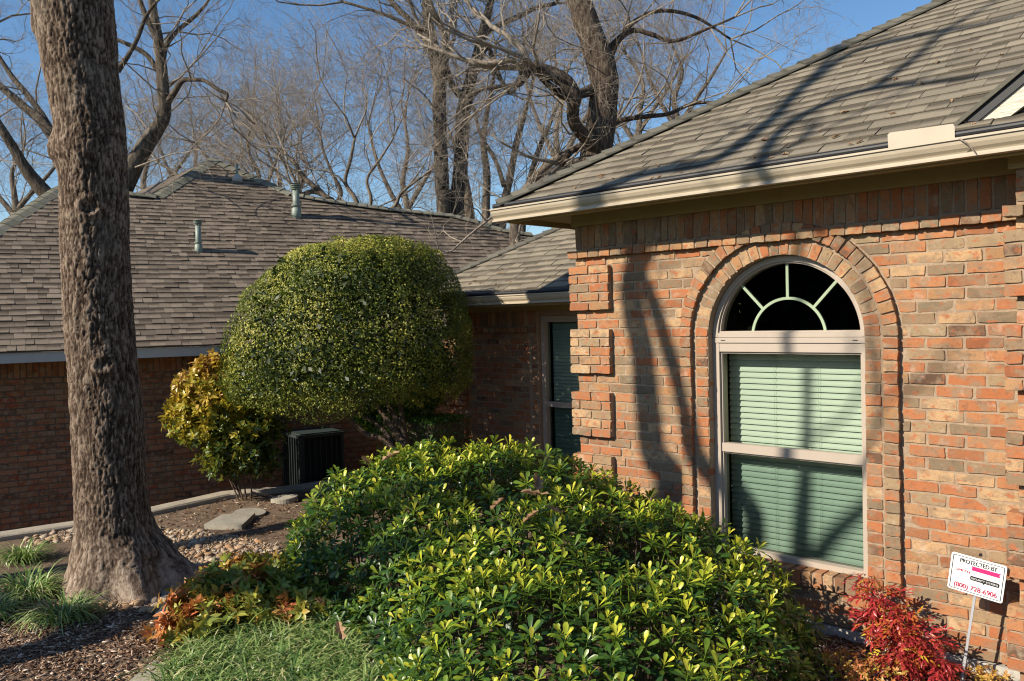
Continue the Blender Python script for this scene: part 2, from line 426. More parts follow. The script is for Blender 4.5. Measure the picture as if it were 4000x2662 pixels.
class Bricks:
    """keeps every brick of a house: the 300 that show largest become parts, the rest one part of kind stuff per wall"""
    def __init__(s): s.L = []
    def add(s, wall, M, q, depth=.06, size=1.0, key=None):
        """M: 4x4 placing local (x, y, z); local front faces -y"""
        c = M @ np.array([sum(p[0] for p in q) / 4, 0, sum(p[1] for p in q) / 4, 1.0])
        s.L.append((wall, M, q, depth, size, key, c[:3]))
    def flush(s, mat, limit=300, hidden=None):
        cache = {}
        def score(e):
            c = e[6]; d = (c - EYE); dep = d @ _F
            if dep < .3: return 1e9
            u = FPX * (d @ _R) / dep; v = FPX * (d @ _U) / dep
            if abs(u) > 2050 or abs(v) > 1380: return 1e8
            if hidden and hidden(c, 2000 + u, 1331 - v): return 1e6
            w = abs(e[2][1][0] - e[2][0][0]) * abs(e[2][2][1] - e[2][1][1])
            return dep / (w ** .5 + 1e-6)
        s.L.sort(key=score)
        rest = {}
        for i, e in enumerate(s.L):
            wall, M, q, depth, size, key, c = e
            w = q[1][0] - q[0][0]
            if i < limit and score(e) < 1e5:
                if key is not None:
                    kk = (key, random.randrange(5))
                    if kk not in cache:
                        V, Fc = brick_shape(q, depth, hash(kk) % 9999)
                        o = np.array([(q[0][0] + q[2][0]) / 2, 0, (q[0][1] + q[2][1]) / 2])
                        cache[kk] = mesh_np('brick', np.array(V) - o, Fc, np.zeros(len(V)))
                    me = cache[kk]; o = np.array([(q[0][0] + q[2][0]) / 2, 0, (q[0][1] + q[2][1]) / 2])
                else:
                    V, Fc = brick_shape(q, depth, i); o = np.array([(q[0][0] + q[2][0]) / 2, 0, (q[0][1] + q[2][1]) / 2])
                    me = mesh_np('brick', np.array(V) - o, Fc, np.zeros(len(V)))
                ob = link('brick', me, mat, wall)
                Mo = np.eye(4); Mo[:3, 3] = o
                ob.matrix_local = Matrix((M @ Mo).tolist())
            else:
                V, Fc = brick_shape(q, depth, i)
                W = (np.c_[np.array(V), np.ones(len(V))] @ M.T)[:, :3]
                rest.setdefault(wall.name, (wall, MB()))[1].add(W, Fc, random.random())
        for wall, mb in rest.values():
            o = mb.build('brick', mat, wall); o['kind'] = 'stuff'
def trans(x, y, z):
    M = np.eye(4); M[:3, 3] = (x, y, z); return M
def rect(x0, z0, x1, z1): return [(x0, z0), (x1, z0), (x1, z1), (x0, z1)]

def clear_arch(x0, x1, z0, z1, R=.745, xc=XC, zs=ZS, zlow=.19):
    """pieces of the interval [x0,x1] outside the arched surround, with slanted ends"""
    def half(z):
        if z < zlow: return -1
        if z <= zs: return R
        d = z - zs
        return sqrt(R * R - d * d) if d < R else -1
    hb, ht = half(z0), half(z1)
    if hb < 0 and ht < 0: return [rect(x0, z0, x1, z1)]
    if ht < 0 and hb > 0 and z1 > zs: ht = 0
    if hb < 0: hb = ht
    g = .012
    out = []
    lb, lt = xc - hb - g, xc - ht - g
    if x0 < min(lb, lt) - .02:
        out.append([(x0, z0), (min(x1, lb), z0), (min(x1, lt), z1), (x0, z1)])
    rb, rt = xc + hb + g, xc + ht + g
    if x1 > max(rb, rt) + .02:
        out.append([(max(x0, rb), z0), (x1, z0), (x1, z1), (max(x0, rt), z1)])
    return out

house = empty('brick_house', (-2.5, D, 0))
prop(house, 'orange and tan brick house with grey hip roof and tall arched window at right', 'house')
wall = empty('wall', (0, 0, 0), house); wall.matrix_parent_inverse = Matrix.Identity(4)
# children of the house keep world coordinates: undo the location of the empty
def hp(name, parent):   # a grouping part at the world origin
    o = empty(name, (0, 0, 0), parent); return o
house.location = (0, 0, 0)
BR = Bricks()

# backing (mortar) with the arched opening
def arch_wall(mb, x0, x1, z0, z1, y0, y1, xc, zs, r, zb, n=32):
    """wall between y0 (front) and y1, with an opening half width r, from zb to the arch"""
    mb.box((x0, y0, z0), (xc - r, y1, z1)); mb.box((xc + r, y0, z0), (x1, y1, z1)); mb.box((xc - r, y0, z0), (xc + r, y1, zb))
    for i in range(n):
        a0 = pi - pi * i / n; a1 = pi - pi * (i + 1) / n
        p0 = (xc + r * cos(a0), zs + r * sin(a0)); p1 = (xc + r * cos(a1), zs + r * sin(a1))
        mb.prism([(p0[0], y0, p0[1]), (p1[0], y0, p1[1]), (p1[0], y0, z1), (p0[0], y0, z1)], (0, y1 - y0, 0))
mb = MB()
arch_wall(mb, -4.153, -1.02, -.02, 2.70, D + .005, D + .24, XC, ZS, .5365, .27)
mb.box((-1.072, D - .175, -.02), (.9, D + .2, 2.72))
mb.build('mortar', MAT['mortar'], wall)
# foundation
mb = MB(); mb.box((-4.15, D - .004, -.9), (-1.0, D + .3, -.04)); mb.box((-1.09, D - .2, -.9), (.9, D + .2, -.04))
mb.build('foundation', MAT['foundation'], house)

P_ = .2035; BL = .192; BH = .058
for k in range(0, 35):
    z0 = zrow(k); off = (0 if k % 2 else P_ / 2) + random.uniform(-.008, .008)
    x = -4.157
    first = True
    block = (k % 7) in (1, 2, 3, 4, 5)
    xs = -3.80 if block else -4.157
    x = -4.157 - off if not block else -3.80 - off
    while x < -1.07:
        a = max(x, xs + .002); b = min(x + BL + random.uniform(-.006, .004), -1.07)
        if b - a > .03:
            for q in clear_arch(a, b, z0, z0 + BH):
                dz = random.uniform(-.002, .002); dy = random.uniform(-.004, .003)
                w = max(q[1][0] - q[0][0], q[2][0] - q[3][0])
                if w < .025: continue
                BR.add(wall, trans(0, D + dy, dz), q)
        x += P_
# left quoin blocks and bay quoins
def quoin(x0, x1, Y, ks, flip):
    for k in ks:
        z0 = zrow(k); c = [x0, x0 + .092, x0 + .298, x1] if (k % 2) == flip else [x0, x0 + .2, x1]
        for a, b in zip(c[:-1], c[1:]):
            BR.add(wall, trans(0, Y + random.uniform(-.002, .002), 0), rect(a + .0, z0, b - .011, z0 + BH + .001), .11)
for g in range(5):
    quoin(-4.195, -3.805, D - .046, range(1 + 7 * g, min(6 + 7 * g, 35)), 0 if g % 2 == 0 else 1)
    mb = MB(); mb.box((-4.186, D - .036, zrow(min(5 + 7 * g, 34)) + .004), (-3.815, D + .02, zrow(1 + 7 * g) + BH - .003)); mb.build('mortar', MAT['mortar'], wall)
    quoin(-1.122, -.735, D - .226, range(1 + 7 * g, min(6 + 7 * g, 35)), 0)
    mb = MB(); mb.box((-1.112, D - .216, zrow(min(5 + 7 * g, 34)) + .004), (-.745, D - .15, zrow(1 + 7 * g) + BH - .003)); mb.build('mortar', MAT['mortar'], wall)
for k in range(0, 38):   # bay wall (rows run up behind the eave)
    z0 = zrow(k - 3); x = -1.074 + (P_ / 2 if k % 2 else 0) - (P_ if k % 2 else 0)
    while x < .6:
        a = max(x, -1.074); b = x + BL
        if b - a > .05: BR.add(wall, trans(0, D - .18 + random.uniform(-.003, .003), 0), rect(a, z0, b, z0 + BH))
        x += P_
x = -1.125
while x < .5:
    BR.add(wall, trans(0, D - .235, 0), rect(x, 2.412, x + .095, 2.47), .11); x += .105
# projecting header course, soldier course
x = -4.205
while x < -1.1:
    w = .094 + random.uniform(-.006, .004)
    BR.add(wall, trans(0, D - .046, 0), rect(x, 2.410, x + w, 2.467), .11); x += .105
mb = MB(); mb.box((-4.197, D - .036, 2.412), (-1.07, D + .02, 2.462)); mb.build('mortar', MAT['mortar'], wall)
x = -4.157
while x < -1.08:
    w = .056 + random.uniform(-.004, .003)
    BR.add(wall, trans(0, D + random.uniform(-.003, .002), 0), rect(x, 2.483, x + w, 2.675)); x += .0668
# arch rings and jambs
def ring(r0, r1, Y, wl, depth):
    n = int(round(pi * (r0 + r1) / 2 / .0715)); da = pi / n
    for i in range(n):
        am = pi - da * (i + .5); h = (r1 - r0)
        M = np.eye(4); ca, sa = cos(am), sin(am)
        # local x tangential, local z radial
        M[:3, 0] = (sa, 0, -ca); M[:3, 2] = (ca, 0, sa); M[:3, 1] = (0, 1, 0)
        M[:3, 3] = (XC, Y + random.uniform(-.004, .003), ZS)
        t0 = math.tan(da / 2) * r0 - .006; t1 = math.tan(da / 2) * r1 - .006
        BR.add(wl, M, [(-t0, r0), (t0, r0), (t1, r1), (-t1, r1)], depth)
    k = 0
    z = ZS - HC
    while z > .27 - .04:
        for sgn in (-1, 1):
            a, b = (XC - r1, XC - r0) if sgn < 0 else (XC + r0, XC + r1)
            BR.add(wl, trans(random.uniform(-.002, .002), Y + random.uniform(-.004, .003), random.uniform(-.001, .001)), rect(a, z + .004, b, z + .004 + BH + .002), depth)
        z -= HC
ring(.538, .630, D + .0, wall, .2)
ring(.655, .742, D - .036, wall, .1)
mb = MB()
n = 48
for i in range(n):
    a0 = pi - pi * i / n; a1 = pi - pi * (i + 1) / n
    P = [(XC + r * cos(a), D - .026, ZS + r * sin(a)) for r, a in ((.66, a0), (.66, a1), (.737, a1), (.737, a0))]
    mb.prism(P, (0, .05, 0))
mb.box((XC - .737, D - .026, .24), (XC - .66, D + .02, ZS)); mb.box((XC + .66, D - .026, .24), (XC + .737, D + .02, ZS))
mb.build('mortar', MAT['mortar'], wall)
# sill of upright bricks
x = -3.03
while x < -1.915:
    BR.add(wall, trans(0, D - .035 + random.uniform(-.004, .004), 0), rect(x, .192, x + .0585, .288), .12); x += .0705
mb = MB(); mb.box((-3.03, D - .022, .2), (-1.90, D + .1, .276)); mb.build('mortar', MAT['mortar'], wall)

# ---- arched window
def arc_band(mb, r0, r1, y0, y1, n=40, xc=XC, zc=ZS, a0=pi, a1=0.0):
    for i in range(n):
        p = a0 + (a1 - a0) * i / n; q = a0 + (a1 - a0) * (i + 1) / n
        P = [(xc + r * cos(a), y0, zc + r * sin(a)) for r, a in ((r0, p), (r0, q), (r1, q), (r1, p))]
        mb.prism(P, (0, y1 - y0, 0))
win = hp('arched_window', house)
YF = D + .072
mb = MB()
xl, xr = -3.0, -1.92
fw = .05
mb.box((xl, YF, .285), (xl + fw, YF + .09, 1.745)); mb.box((xr - fw, YF, .285), (xr, YF + .09, 1.745))
mb.box((xl + fw, YF + .003, .285), (xr - fw, YF + .09, .322))
mb.box((xl + fw, YF + .004, 1.685), (xr - fw, YF + .09, 1.745))
mb.box((xl + .004, YF - .006, 1.747), (xr - .004, YF + .09, 1.782))
# little ledges
mb.box((xl + fw, YF + .02, 1.672), (xr - fw, YF + .09, 1.6845))
mb.box((xl + fw + .0, YF + .02, .3225), (xl + fw + .012, YF + .09, 1.672)); mb.box((xr - fw - .012, YF + .02, .3225), (xr - fw, YF + .09, 1.672))
mb.build('frame', MAT['frame'], win)
mb = MB()
arc_band(mb, .496, .533, YF - .004, YF + .09, 48)
arc_band(mb, .484, .4955, YF + .012, YF + .09, 48)
mb.box((XC - .532, YF - .002, 1.7845), (XC + .532, YF + .09, 1.815)); mb.box((XC - .494, YF + .010, 1.8155), (XC + .494, YF + .09, 1.826))
mb.build('arch_frame', MAT['frame'], win, False)
mb = MB(); mb.box((xl + fw, YF + .012, .985), (xr - fw, YF + .07, 1.045)); mb.box((xl + fw, YF + .03, .972), (xr - fw, YF + .075, .9845)); mb.build('meeting_rail', MAT['frame'], win)
for xx in (-2.93, -2.02):
    mb = MB(); mb.box((xx, YF - .0095, 1.762), (xx + .032, YF - .005, 1.766)); mb.build('weep_slot', MAT['sign_black'], win)
mb = MB(); mb.add([(xl + fw, YF + .045, 1.046), (xr - fw, YF + .045, 1.046), (xr - fw, YF + .045, 1.68), (xl + fw, YF + .045, 1.68)], [(0, 1, 2, 3)])
mb.build('upper_pane', MAT['glass'], win)
mb = MB(); mb.add([(xl + fw, YF + .06, .32), (xr - fw, YF + .06, .32), (xr - fw, YF + .06, .985), (xl + fw, YF + .06, .985)], [(0, 1, 2, 3)])
mb.build('lower_pane', MAT['glass_screen'], win)
mb = MB(); nn = 40
mb.add([(XC + .488 * cos(pi * i / nn), YF + .05, ZS + max(.03, .488 * sin(pi * i / nn))) for i in range(nn + 1)], [tuple(range(nn + 1))])
mb.build('arch_pane', MAT['glass'], win)
mb = MB(); arc_band(mb, .244, .262, YF + .036, YF + .046, 30); mb.build('muntin_arc', MAT['muntin'], win)
for ang in (90, 47, 133):
    a = radians(ang); c, s_ = cos(a), sin(a); mb = MB()
    m0 = np.array([XC + .372 * c, YF + .041, ZS + .372 * s_])
    mb.obox(m0, (c * .113, 0, s_ * .113), (-s_ * .009, 0, c * .009), (0, .0045, 0)); mb.build('muntin', MAT['muntin'], win)
# blind
YB = YF + .175
z = 1.655; sl = None
th = radians(66)
zz = []
z = 1.645
me_sl = None
while z > .25:
    zz.append(z); z -= .0412
for z in zz:
    if me_sl is None:
        mb = MB(); n = 6; pts = []
        for i in range(n + 1):
            t = -1 + 2 * i / n; cur = (1 - t * t) * .0028
            pts.append((t * .0255 * cos(th) - cur * sin(th), t * .0255 * sin(th) + cur * cos(th)))
        top = [(y, zz_) for y, zz_ in pts]; bot = [(y + .0022, zz_ - .001) for y, zz_ in pts]
        poly = [(-.505, y, z_) for y, z_ in top] + [(-.505, y, z_) for y, z_ in bot[::-1]]
        mb.prism(poly, (1.01, 0, 0)); me_sl = mesh_np('slat', mb.v, mb.f, mb.t)
    o = link('slat', me_sl, MAT['slat'], win, (XC, YB, z)); o.rotation_euler = (radians(random.uniform(-3, 3)), radians(random.uniform(-.12, .12)), 0)
mb = MB(); mb.box((-2.967, YB - .02, 1.675), (-1.953, YB + .03, 1.73)); mb.build('blind_head_rail', MAT['slat'], win)
for xx in (-2.905, -2.62, -2.31, -2.0):
    mb = MB(); mb.box((xx, YB - .024, .32), (xx + .0015, YB - .0225, 1.68)); mb.box((xx + .002, YB + .02, .32), (xx + .0035, YB + .0215, 1.68)); mb.build('blind_cord', MAT['cord'], win)
# dark room behind
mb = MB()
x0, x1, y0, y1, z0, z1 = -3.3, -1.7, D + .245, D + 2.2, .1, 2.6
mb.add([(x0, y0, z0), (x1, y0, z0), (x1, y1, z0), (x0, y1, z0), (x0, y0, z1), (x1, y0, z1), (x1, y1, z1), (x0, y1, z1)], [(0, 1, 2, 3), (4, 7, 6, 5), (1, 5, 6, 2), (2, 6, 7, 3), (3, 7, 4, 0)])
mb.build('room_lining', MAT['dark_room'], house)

# ---- eaves, gutter
GX0, GX1 = -4.63, 1.2
EC = np.array([-4.56, 4.731, 2.857]); SL = .61
def gutter(x0, x1, yf, ztop, parent, h=.1, d=.09):
    prof = [(0, 0), (.0, -.012), (.010, -.014), (.010, -.02), (.012, -.034), (.022, -.055), (.036, -.07), (.040, -.078), (.040, -.086), (.028, -.088), (.028, -h), (d, -h), (d, -h + .003), (.034, -h + .004), (.034, -.084), (.046, -.083), (.046, -.074),
            (.028, -.052), (.018, -.034), (.016, -.014), (.012, -.008), (.012, -.002)]
    mb = MB()
    poly = [(x0, yf + a, ztop + b) for a, b in prof]
    mb.prism(poly[::-1], (x1 - x0, 0, 0)); g = mb.build('gutter', MAT['gutter'], parent)
    mb = MB(); cap = [(x0 - .002, yf + a, ztop + b) for a, b in [(0, 0), (.010, -.02), (.022, -.055), (.040, -.078), (.028, -h), (d, -h), (d, 0)]]
    mb.prism(cap, (-.003, 0, 0)); c = mb.build('end_cap', MAT['gutter'], g)
    mb = MB(); mb.tube([(x0 + .02, yf + .030, ztop + .020), ((x0 + x1) / 2, yf + .030, ztop + .017), (x1, yf + .030, ztop + .020)], .021, 12); mb.build('gutter_guard', MAT['black_guard'], g)
    return g
gutter(GX0, GX1, D - .475, 2.815, house)
mb = MB(); mb.box((-4.53, D - .384, 2.702), (1.2, D - .362, 2.845)); mb.box((-4.53, D - .361, 2.702), (-4.508, D + 3.0, 2.845)); mb.build('fascia_board', MAT['soffit'], house)
mb = MB(); mb.box((-4.506, D - .36, 2.742), (1.2, D + .2, 2.752)); mb.box((-4.506, D + .2, 2.742), (-4.16, D + 3.0, 2.752)); mb.build('soffit', MAT['soffit'], house)
mb = MB(); mb.box((-4.178, D - .024, 2.660), (-1.10, D - .002, 2.7415)); mb.box((-1.10, D - .215, 2.66), (.9, D - .19, 2.7415)); mb.build('frieze_board', MAT['soffit'], house)
# return wall at the left of the projecting room
mb = MB(); mb.box((-4.145, D + .05, -.9), (-4.05, D + 2.2, 2.75)); mb.build('mortar', MAT['mortar'], wall)

# ---- roofs
class Roof:
    def __init__(s): s.L = []
def shingle_variant(w, ex, seed):
    r = random.Random(seed); th = .0065
    # local: x along the eave, y up the slope, z out of the plane; visible length ex, total ex*1.25
    j = r.uniform(-.002, .002); th *= r.choice((.4, .9, 1.9)); 
    a = ex * 1.22
    V = [(0.0014, j, .004), (w - .0014, j, .004), (w - .0014, a, -.001), (.0014, a, -.001), (.0014, j, .004 + th), (w - .0014, j, .004 + th), (w - .0014, a, .001), (.0014, a, .001)]
    uv = [(0, 0), (1, 0), (1, 1.22), (0, 1.22)] * 2
    return V, BOXF, uv
def lay_shingles(parent, M, rows, ex, xrange_fn, mat, limit, widths=(.12, .15, .18, .22, .26), frame=None):
    """M: 4x4 roof plane (x along eave, y up slope, z normal)"""
    cells = []
    for j in range(rows):
        a, b = xrange_fn(j * ex), xrange_fn((j + 1) * ex)
        x0 = a[0]; x1 = a[1]
        if x1 - x0 < .05: continue
        x = x0 - random.uniform(0, .2)
        while x < x1:
            w = random.choice(widths)
            lo, hi = max(x, x0), min(x + w, x1)
            if hi - lo > .03:
                c = (M @ np.array([(lo + hi) / 2, j * ex + ex / 2, 0, 1]))[:3]
                cells.append((lo, hi, j, w, c, (lo == x and hi == x + w)))
            x += w
    def score(e):
        d = e[4] - EYE; dep = d @ _F
        if dep < .3: return 1e9
        u = FPX * (d @ _R) / dep; v = FPX * (d @ _U) / dep
        if abs(u) > 2050 or abs(v) > 1380: return 1e8
        if frame and frame(2000 + u, 1331 - v): return 1e7
        return dep - (e[1] - e[0]) * 2
    cells.sort(key=score)
    cache = {}; rest = MB(); cnt = 0
    for (lo, hi, j, w, c, full) in cells:
        if cnt < limit and score((lo, hi, j, w, c)) < 1e6:
            kk = (round(hi - lo, 2), random.randrange(3)) if not full else (w, random.randrange(3))
            if kk not in cache:
                V, Fc, uv = shingle_variant(kk[0], ex, hash(kk) % 999)
                cache[kk] = mesh_np('shingle', V, Fc, np.zeros(8), uv)
            o = link('shingle', cache[kk], mat, parent)
            o.matrix_local = Matrix((M @ trans(lo, j * ex + random.uniform(-.002, .002), random.uniform(0, .0015))).tolist()); cnt += 1
        else:
            V, Fc, uv = shingle_variant(hi - lo, ex, random.randrange(999))
            W = (np.c_[np.array(V) + np.array([lo, j * ex, random.uniform(0, .001)]), np.ones(8)] @ M.T)[:, :3]
            rest.add(W, Fc, random.random(), uv)
    if rest.v:
        o = rest.build('shingle', mat, parent, uv=True); o['kind'] = 'stuff'
def plane_M(o, ex, ey):
    ex = np.array(ex, float) / np.linalg.norm(ex); ey = np.array(ey, float); ey -= ex * (ey @ ex); ey /= np.linalg.norm(ey)
    M = np.eye(4); M[:3, 0] = ex; M[:3, 1] = ey; M[:3, 2] = np.cross(ex, ey); M[:3, 3] = o; return M
def caps(parent, A, B, n, width, mat, up=(0, 0, 1), sideslope=.45, th=.02, name='ridge_cap'):
    """bent ridge shingles from A (low) to B (high), overlapping downhill"""
    A = np.array(A, float); B = np.array(B, float); t = (B - A); L = np.linalg.norm(t); t /= L
    side = np.cross(t, (0, 0, 1)); side /= np.linalg.norm(side); upv = np.cross(side, t)
    st = L / n
    prof = [(-width, -width * sideslope), (-width * .35, -width * sideslope * .2), (0, 0.0), (width * .35, -width * sideslope * .2), (width, -width * sideslope)]
    V = []
    for (s0, lift, thk) in ((0, th * 1.0, th), (st * 1.18, .002, .004)):
        V += [np.array([s0 , a, b + lift]) for a, b in prof] + [np.array([s0, a, b + lift - thk]) for a, b in prof]
    W = [p[0] * t + p[1] * side + p[2] * upv for p in V]
    F2 = []
    for i in range(4):
        F2 += [(i, i + 1, 10 + i + 1, 10 + i), (5 + i, 15 + i, 15 + i + 1, 5 + i + 1), (i, 5 + i, 5 + i + 1, i + 1), (10 + i, 10 + i + 1, 15 + i + 1, 15 + i)]
    F2 += [(0, 10, 15, 5), (4, 9, 19, 14)]
    me = mesh_np(name, W, F2, np.zeros(20), [(0, .0)] * 10 + [(0, .6)] * 10)
    for i in range(n):
        o = link(name, me, mat, parent, tuple(A + t * st * i + side * random.uniform(-.004, .004) + upv * .018))
EX = .128
roof = hp('roof', house)
cb = 1 / sqrt(1 + SL * SL)
M1 = plane_M(EC, (1, 0, 0), (0, 1, SL))
RIGHT = .6
lay_shingles(roof, M1, 34, EX, lambda d: (d * cb, RIGHT - EC[0]), MAT['shingle'], 300)
mb = MB()
TT = 4.4
c0 = EC + np.array([0, 0, -.012]); 
ptop = c0 + np.array([TT, TT, SL * TT])
mb.add([c0, c0 + np.array([6.2, 0, 0]), c0 + np.array([6.2, TT, SL * TT]), ptop, c0 + np.array([0, 9.0, 0]), c0 + np.array([TT, 9.0 , SL * TT])],
       [(0, 1, 2, 3), (0, 3, 5, 4)], .3, [(0, .2)] * 6)
mb.build('roof_deck', MAT['shingle'], roof, uv=True)
caps(roof, EC + np.array([-.03, -.03, .0]), EC + np.array([3.9, 3.9, SL * 3.9 ]), 46, .11, MAT['cap'])
# apron gable over the bay
gable = hp('gable', house)
YG = 4.80
gp = lambda x, y: on_y(3500 + x / 4.708, 180 + y / 4.708, YG)
bd = [gp(1240, 1400), gp(1340, 1425), gp(2100, 1290), gp(2354, 1100), gp(2354, 500)]
e = bd[4] - bd[0]; bd[4] = bd[0] + e * 2.2; e2 = bd[3] - bd[2]; bd[3] = bd[2] + e2 * 5
mb = MB(); mb.prism([tuple(p) for p in bd], (0, .025, 0)); mb.build('rake_board', MAT['board'], gable)
a, b = gp(1060, 1460), gp(2354, 372); b = a + (b - a) * 2.2
dd = (b - a) / np.linalg.norm(b - a); up = np.array([-dd[2], 0, dd[0]])
mb = MB()
mb.prism([a + up * .0, b, b - up * .022, a - up * .022], (0, .5, 0)); mb.v = [(p[0], p[1] - .03, p[2]) for p in mb.v]; mb.build('rake_shingle', MAT['cap'], gable)
mb = MB(); mb.prism([a - up * .024 + dd * .05, b - up * .024, b - up * .07, a - up * .07 + dd * .09], (0, .3, 0)); mb.v = [(p[0], p[1] - .012, p[2]) for p in mb.v]; mb.build('drip_edge', MAT['black_guard'], gable)
mb = MB(); mb.prism([bd[0] + np.array([.05, .06, .02]), bd[2] + np.array([0, .06, -.03]), bd[2] + np.array([2, .06, .0]), bd[4] + np.array([0, .06, 0])], (0, .02, 0)); mb.build('gable_shade_panel', MAT['dark_room'], gable)  # near-black sheet, shade of the gap below the rake board put into colour
# splash guard
YGt = D - .470
sg = [on_y(3470, 582, YGt), on_y(3730, 544, YGt), on_y(3729, 494, YGt), on_y(3722, 484, YGt), on_y(3475, 519, YGt), on_y(3467, 527, YGt)]
mb = MB(); mb.prism([tuple(p) for p in sg], (0, .003, 0)); mb.build('splash_guard', MAT['gutter'], house)
# twig caught on the gutter
tw = empty('fallen_twig', tuple(on_y(3760, 545, D - .478))); tw.location = (0, 0, 0)
P = [on_y(3735, 535, D - .44), on_y(3752, 545, D - .485), on_y(3775, 558, D - .488), on_y(3795, 580, D - .475), on_y(3812, 603, D - .465)]
mb = MB(); mb.tube(P, [.004, .004, .0035, .003, .002], 6); mb.build('stem', MAT['twig'], tw)
mb = MB(); mb.tube([P[2], P[2] + np.array([-.03, 0, -.005])], [.003, .001], 5); mb.build('side_twig', MAT['twig'], tw)
prop(tw, 'thin dead twig caught over the beige gutter beside the splash guard', 'twig')

# ---- the lower wing of the house
YW = 7.124
wing = hp('wing_wall', house)
mb = MB()
mb.box((-7.89, YW + .005, -.9), (-6.36, YW + .2, 2.08)); mb.box((-6.36, YW + .012, -.9), (-5.0, YW + .2, -.05)); mb.box((-6.36, YW + .012, 1.975), (-4.0, YW + .2, 2.07)); mb.box((-5.2, YW + .012, -.05), (-4.0, YW + .2, 1.975))
mb.box((-7.89, YW + .2, -.9), (-7.8, YW + 2.5, 2.08))
mb.build('mortar', MAT['mortar'], wing)
WB = BR
for k in range(0, 38):
    z0 = 1.72 - HC * k
    block = (k % 7) in (1, 2, 3, 4, 5)
    Yk = YW
    x = -7.9 - (P_ / 2 if k % 2 else 0)
    while x < -6.50:
        a = max(x, -7.9); b = min(x + BL, -6.505)
        if b - a > .04: BR.add(wing, trans(0, YW + random.uniform(-.003, .003), 0), rect(a, z0, b, z0 + BH))
        x += P_
    BR.add(wing, trans(0, YW + .002, 0), rect(-6.46, z0, -6.375, z0 + BH), .1)
    if block:
        c = [-7.945, -7.85, -7.64, -7.55] if k % 2 else [-7.945, -7.745, -7.55]
        for a, b in zip(c[:-1], c[1:]): BR.add(wing, trans(0, YW - .046, 0), rect(a, z0, b - .011, z0 + BH + .001), .11)
x = -7.945
while x < -6.40: BR.add(wing, trans(0, YW - .046, 0), rect(x, 1.79, x + .094, 1.848), .11); x += .105
x = -7.9
while x < -6.40: BR.add(wing, trans(0, YW, 0), rect(x, 1.86, x + .056, 2.05)); x += .0668
wwin = hp('window', house)
mb = MB(); yf = YW + .05
mb.box((-6.352, yf, -.05), (-6.292, yf + .09, 1.97)); mb.box((-6.292, yf + .002, 1.90), (-5.2, yf + .09, 1.972)); mb.box((-5.26, yf + .001, -.05), (-5.2, yf + .09, 1.9))
mb.box((-6.292, yf + .004, .93), (-5.26, yf + .07, .992)); mb.box((-6.292, yf + .002, -.05), (-5.26, yf + .09, .0)); mb.build('frame', MAT['frame'], wwin)
mb = MB(); mb.add([(-6.29, yf + .05, .99), (-5.26, yf + .05, .99), (-5.26, yf + .05, 1.9), (-6.29, yf + .05, 1.9)], [(0, 1, 2, 3)]); mb.build('pane', MAT['glass'], wwin)
mb = MB(); mb.add([(-6.29, yf + .06, 0), (-5.26, yf + .06, 0), (-5.26, yf + .06, .93), (-6.29, yf + .06, .93)], [(0, 1, 2, 3)]); mb.build('pane', MAT['glass_screen'], wwin)
z = 1.88
while z > .02:
    o = link('slat', me_sl, MAT['slat'], wwin, (-5.776, yf + .13, z)); z -= .0412
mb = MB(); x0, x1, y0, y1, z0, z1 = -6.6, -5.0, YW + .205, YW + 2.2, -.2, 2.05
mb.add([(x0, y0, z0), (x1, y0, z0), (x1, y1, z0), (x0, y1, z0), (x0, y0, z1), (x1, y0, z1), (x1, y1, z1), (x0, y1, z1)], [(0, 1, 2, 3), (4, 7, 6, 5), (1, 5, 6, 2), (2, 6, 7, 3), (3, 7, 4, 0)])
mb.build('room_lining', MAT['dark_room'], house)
WC = np.array([-8.28, 6.52, 2.20]); WS = .58
gutter(-8.3, -4.06, 6.46, 2.21, house, h=.1)
mb = MB(); mb.box((-8.24, YW - .56, 2.085), (-4.15, YW - .54, 2.2)); mb.build('fascia_board', MAT['soffit'], house)
mb = MB(); mb.box((-8.24, YW - .538, 2.115), (-4.15, YW + .1, 2.125)); mb.build('soffit', MAT['soffit'], house)
mb = MB(); mb.box((-7.94, YW - .026, 2.035), (-4.15, YW - .002, 2.114)); mb.build('frieze_board', MAT['soffit'], house)
wroof = hp('wing_roof', house)
cw = 1 / sqrt(1 + WS * WS)
M2 = plane_M(WC, (1, 0, 0), (0, 1, WS))
lay_shingles(wroof, M2, 17, .135, lambda d: (d * cw, 4.1), MAT['shingle'], 190, widths=(.15, .2, .25), frame=lambda u, v: u > 2250 or v < 880)
mb = MB(); TT2 = 2.0
mb.add([WC - np.array([0, 0, .012]), WC + np.array([4.1, 0, -.012]), WC + np.array([4.1, TT2, WS * TT2 - .012]), WC + np.array([TT2, TT2, WS * TT2 - .012]), WC + np.array([0, 6, -.012]), WC + np.array([TT2, 6, WS * TT2 - .012])], [(0, 1, 2, 3), (0, 3, 5, 4)], .3, [(0, .2)] * 6)
mb.build('roof_deck', MAT['shingle'], wroof, uv=True)
caps(wroof, WC + np.array([-.03, -.03, 0]), WC + np.array([1.95, 1.95, WS * 1.95]), 24, .105, MAT['cap'])
def hid(c, u, v):
    if c[1] > 6.5: return not (1760 < u < 2140 and v < 1750)
    return False
BR.flush(MAT['brick'], 300, hid)

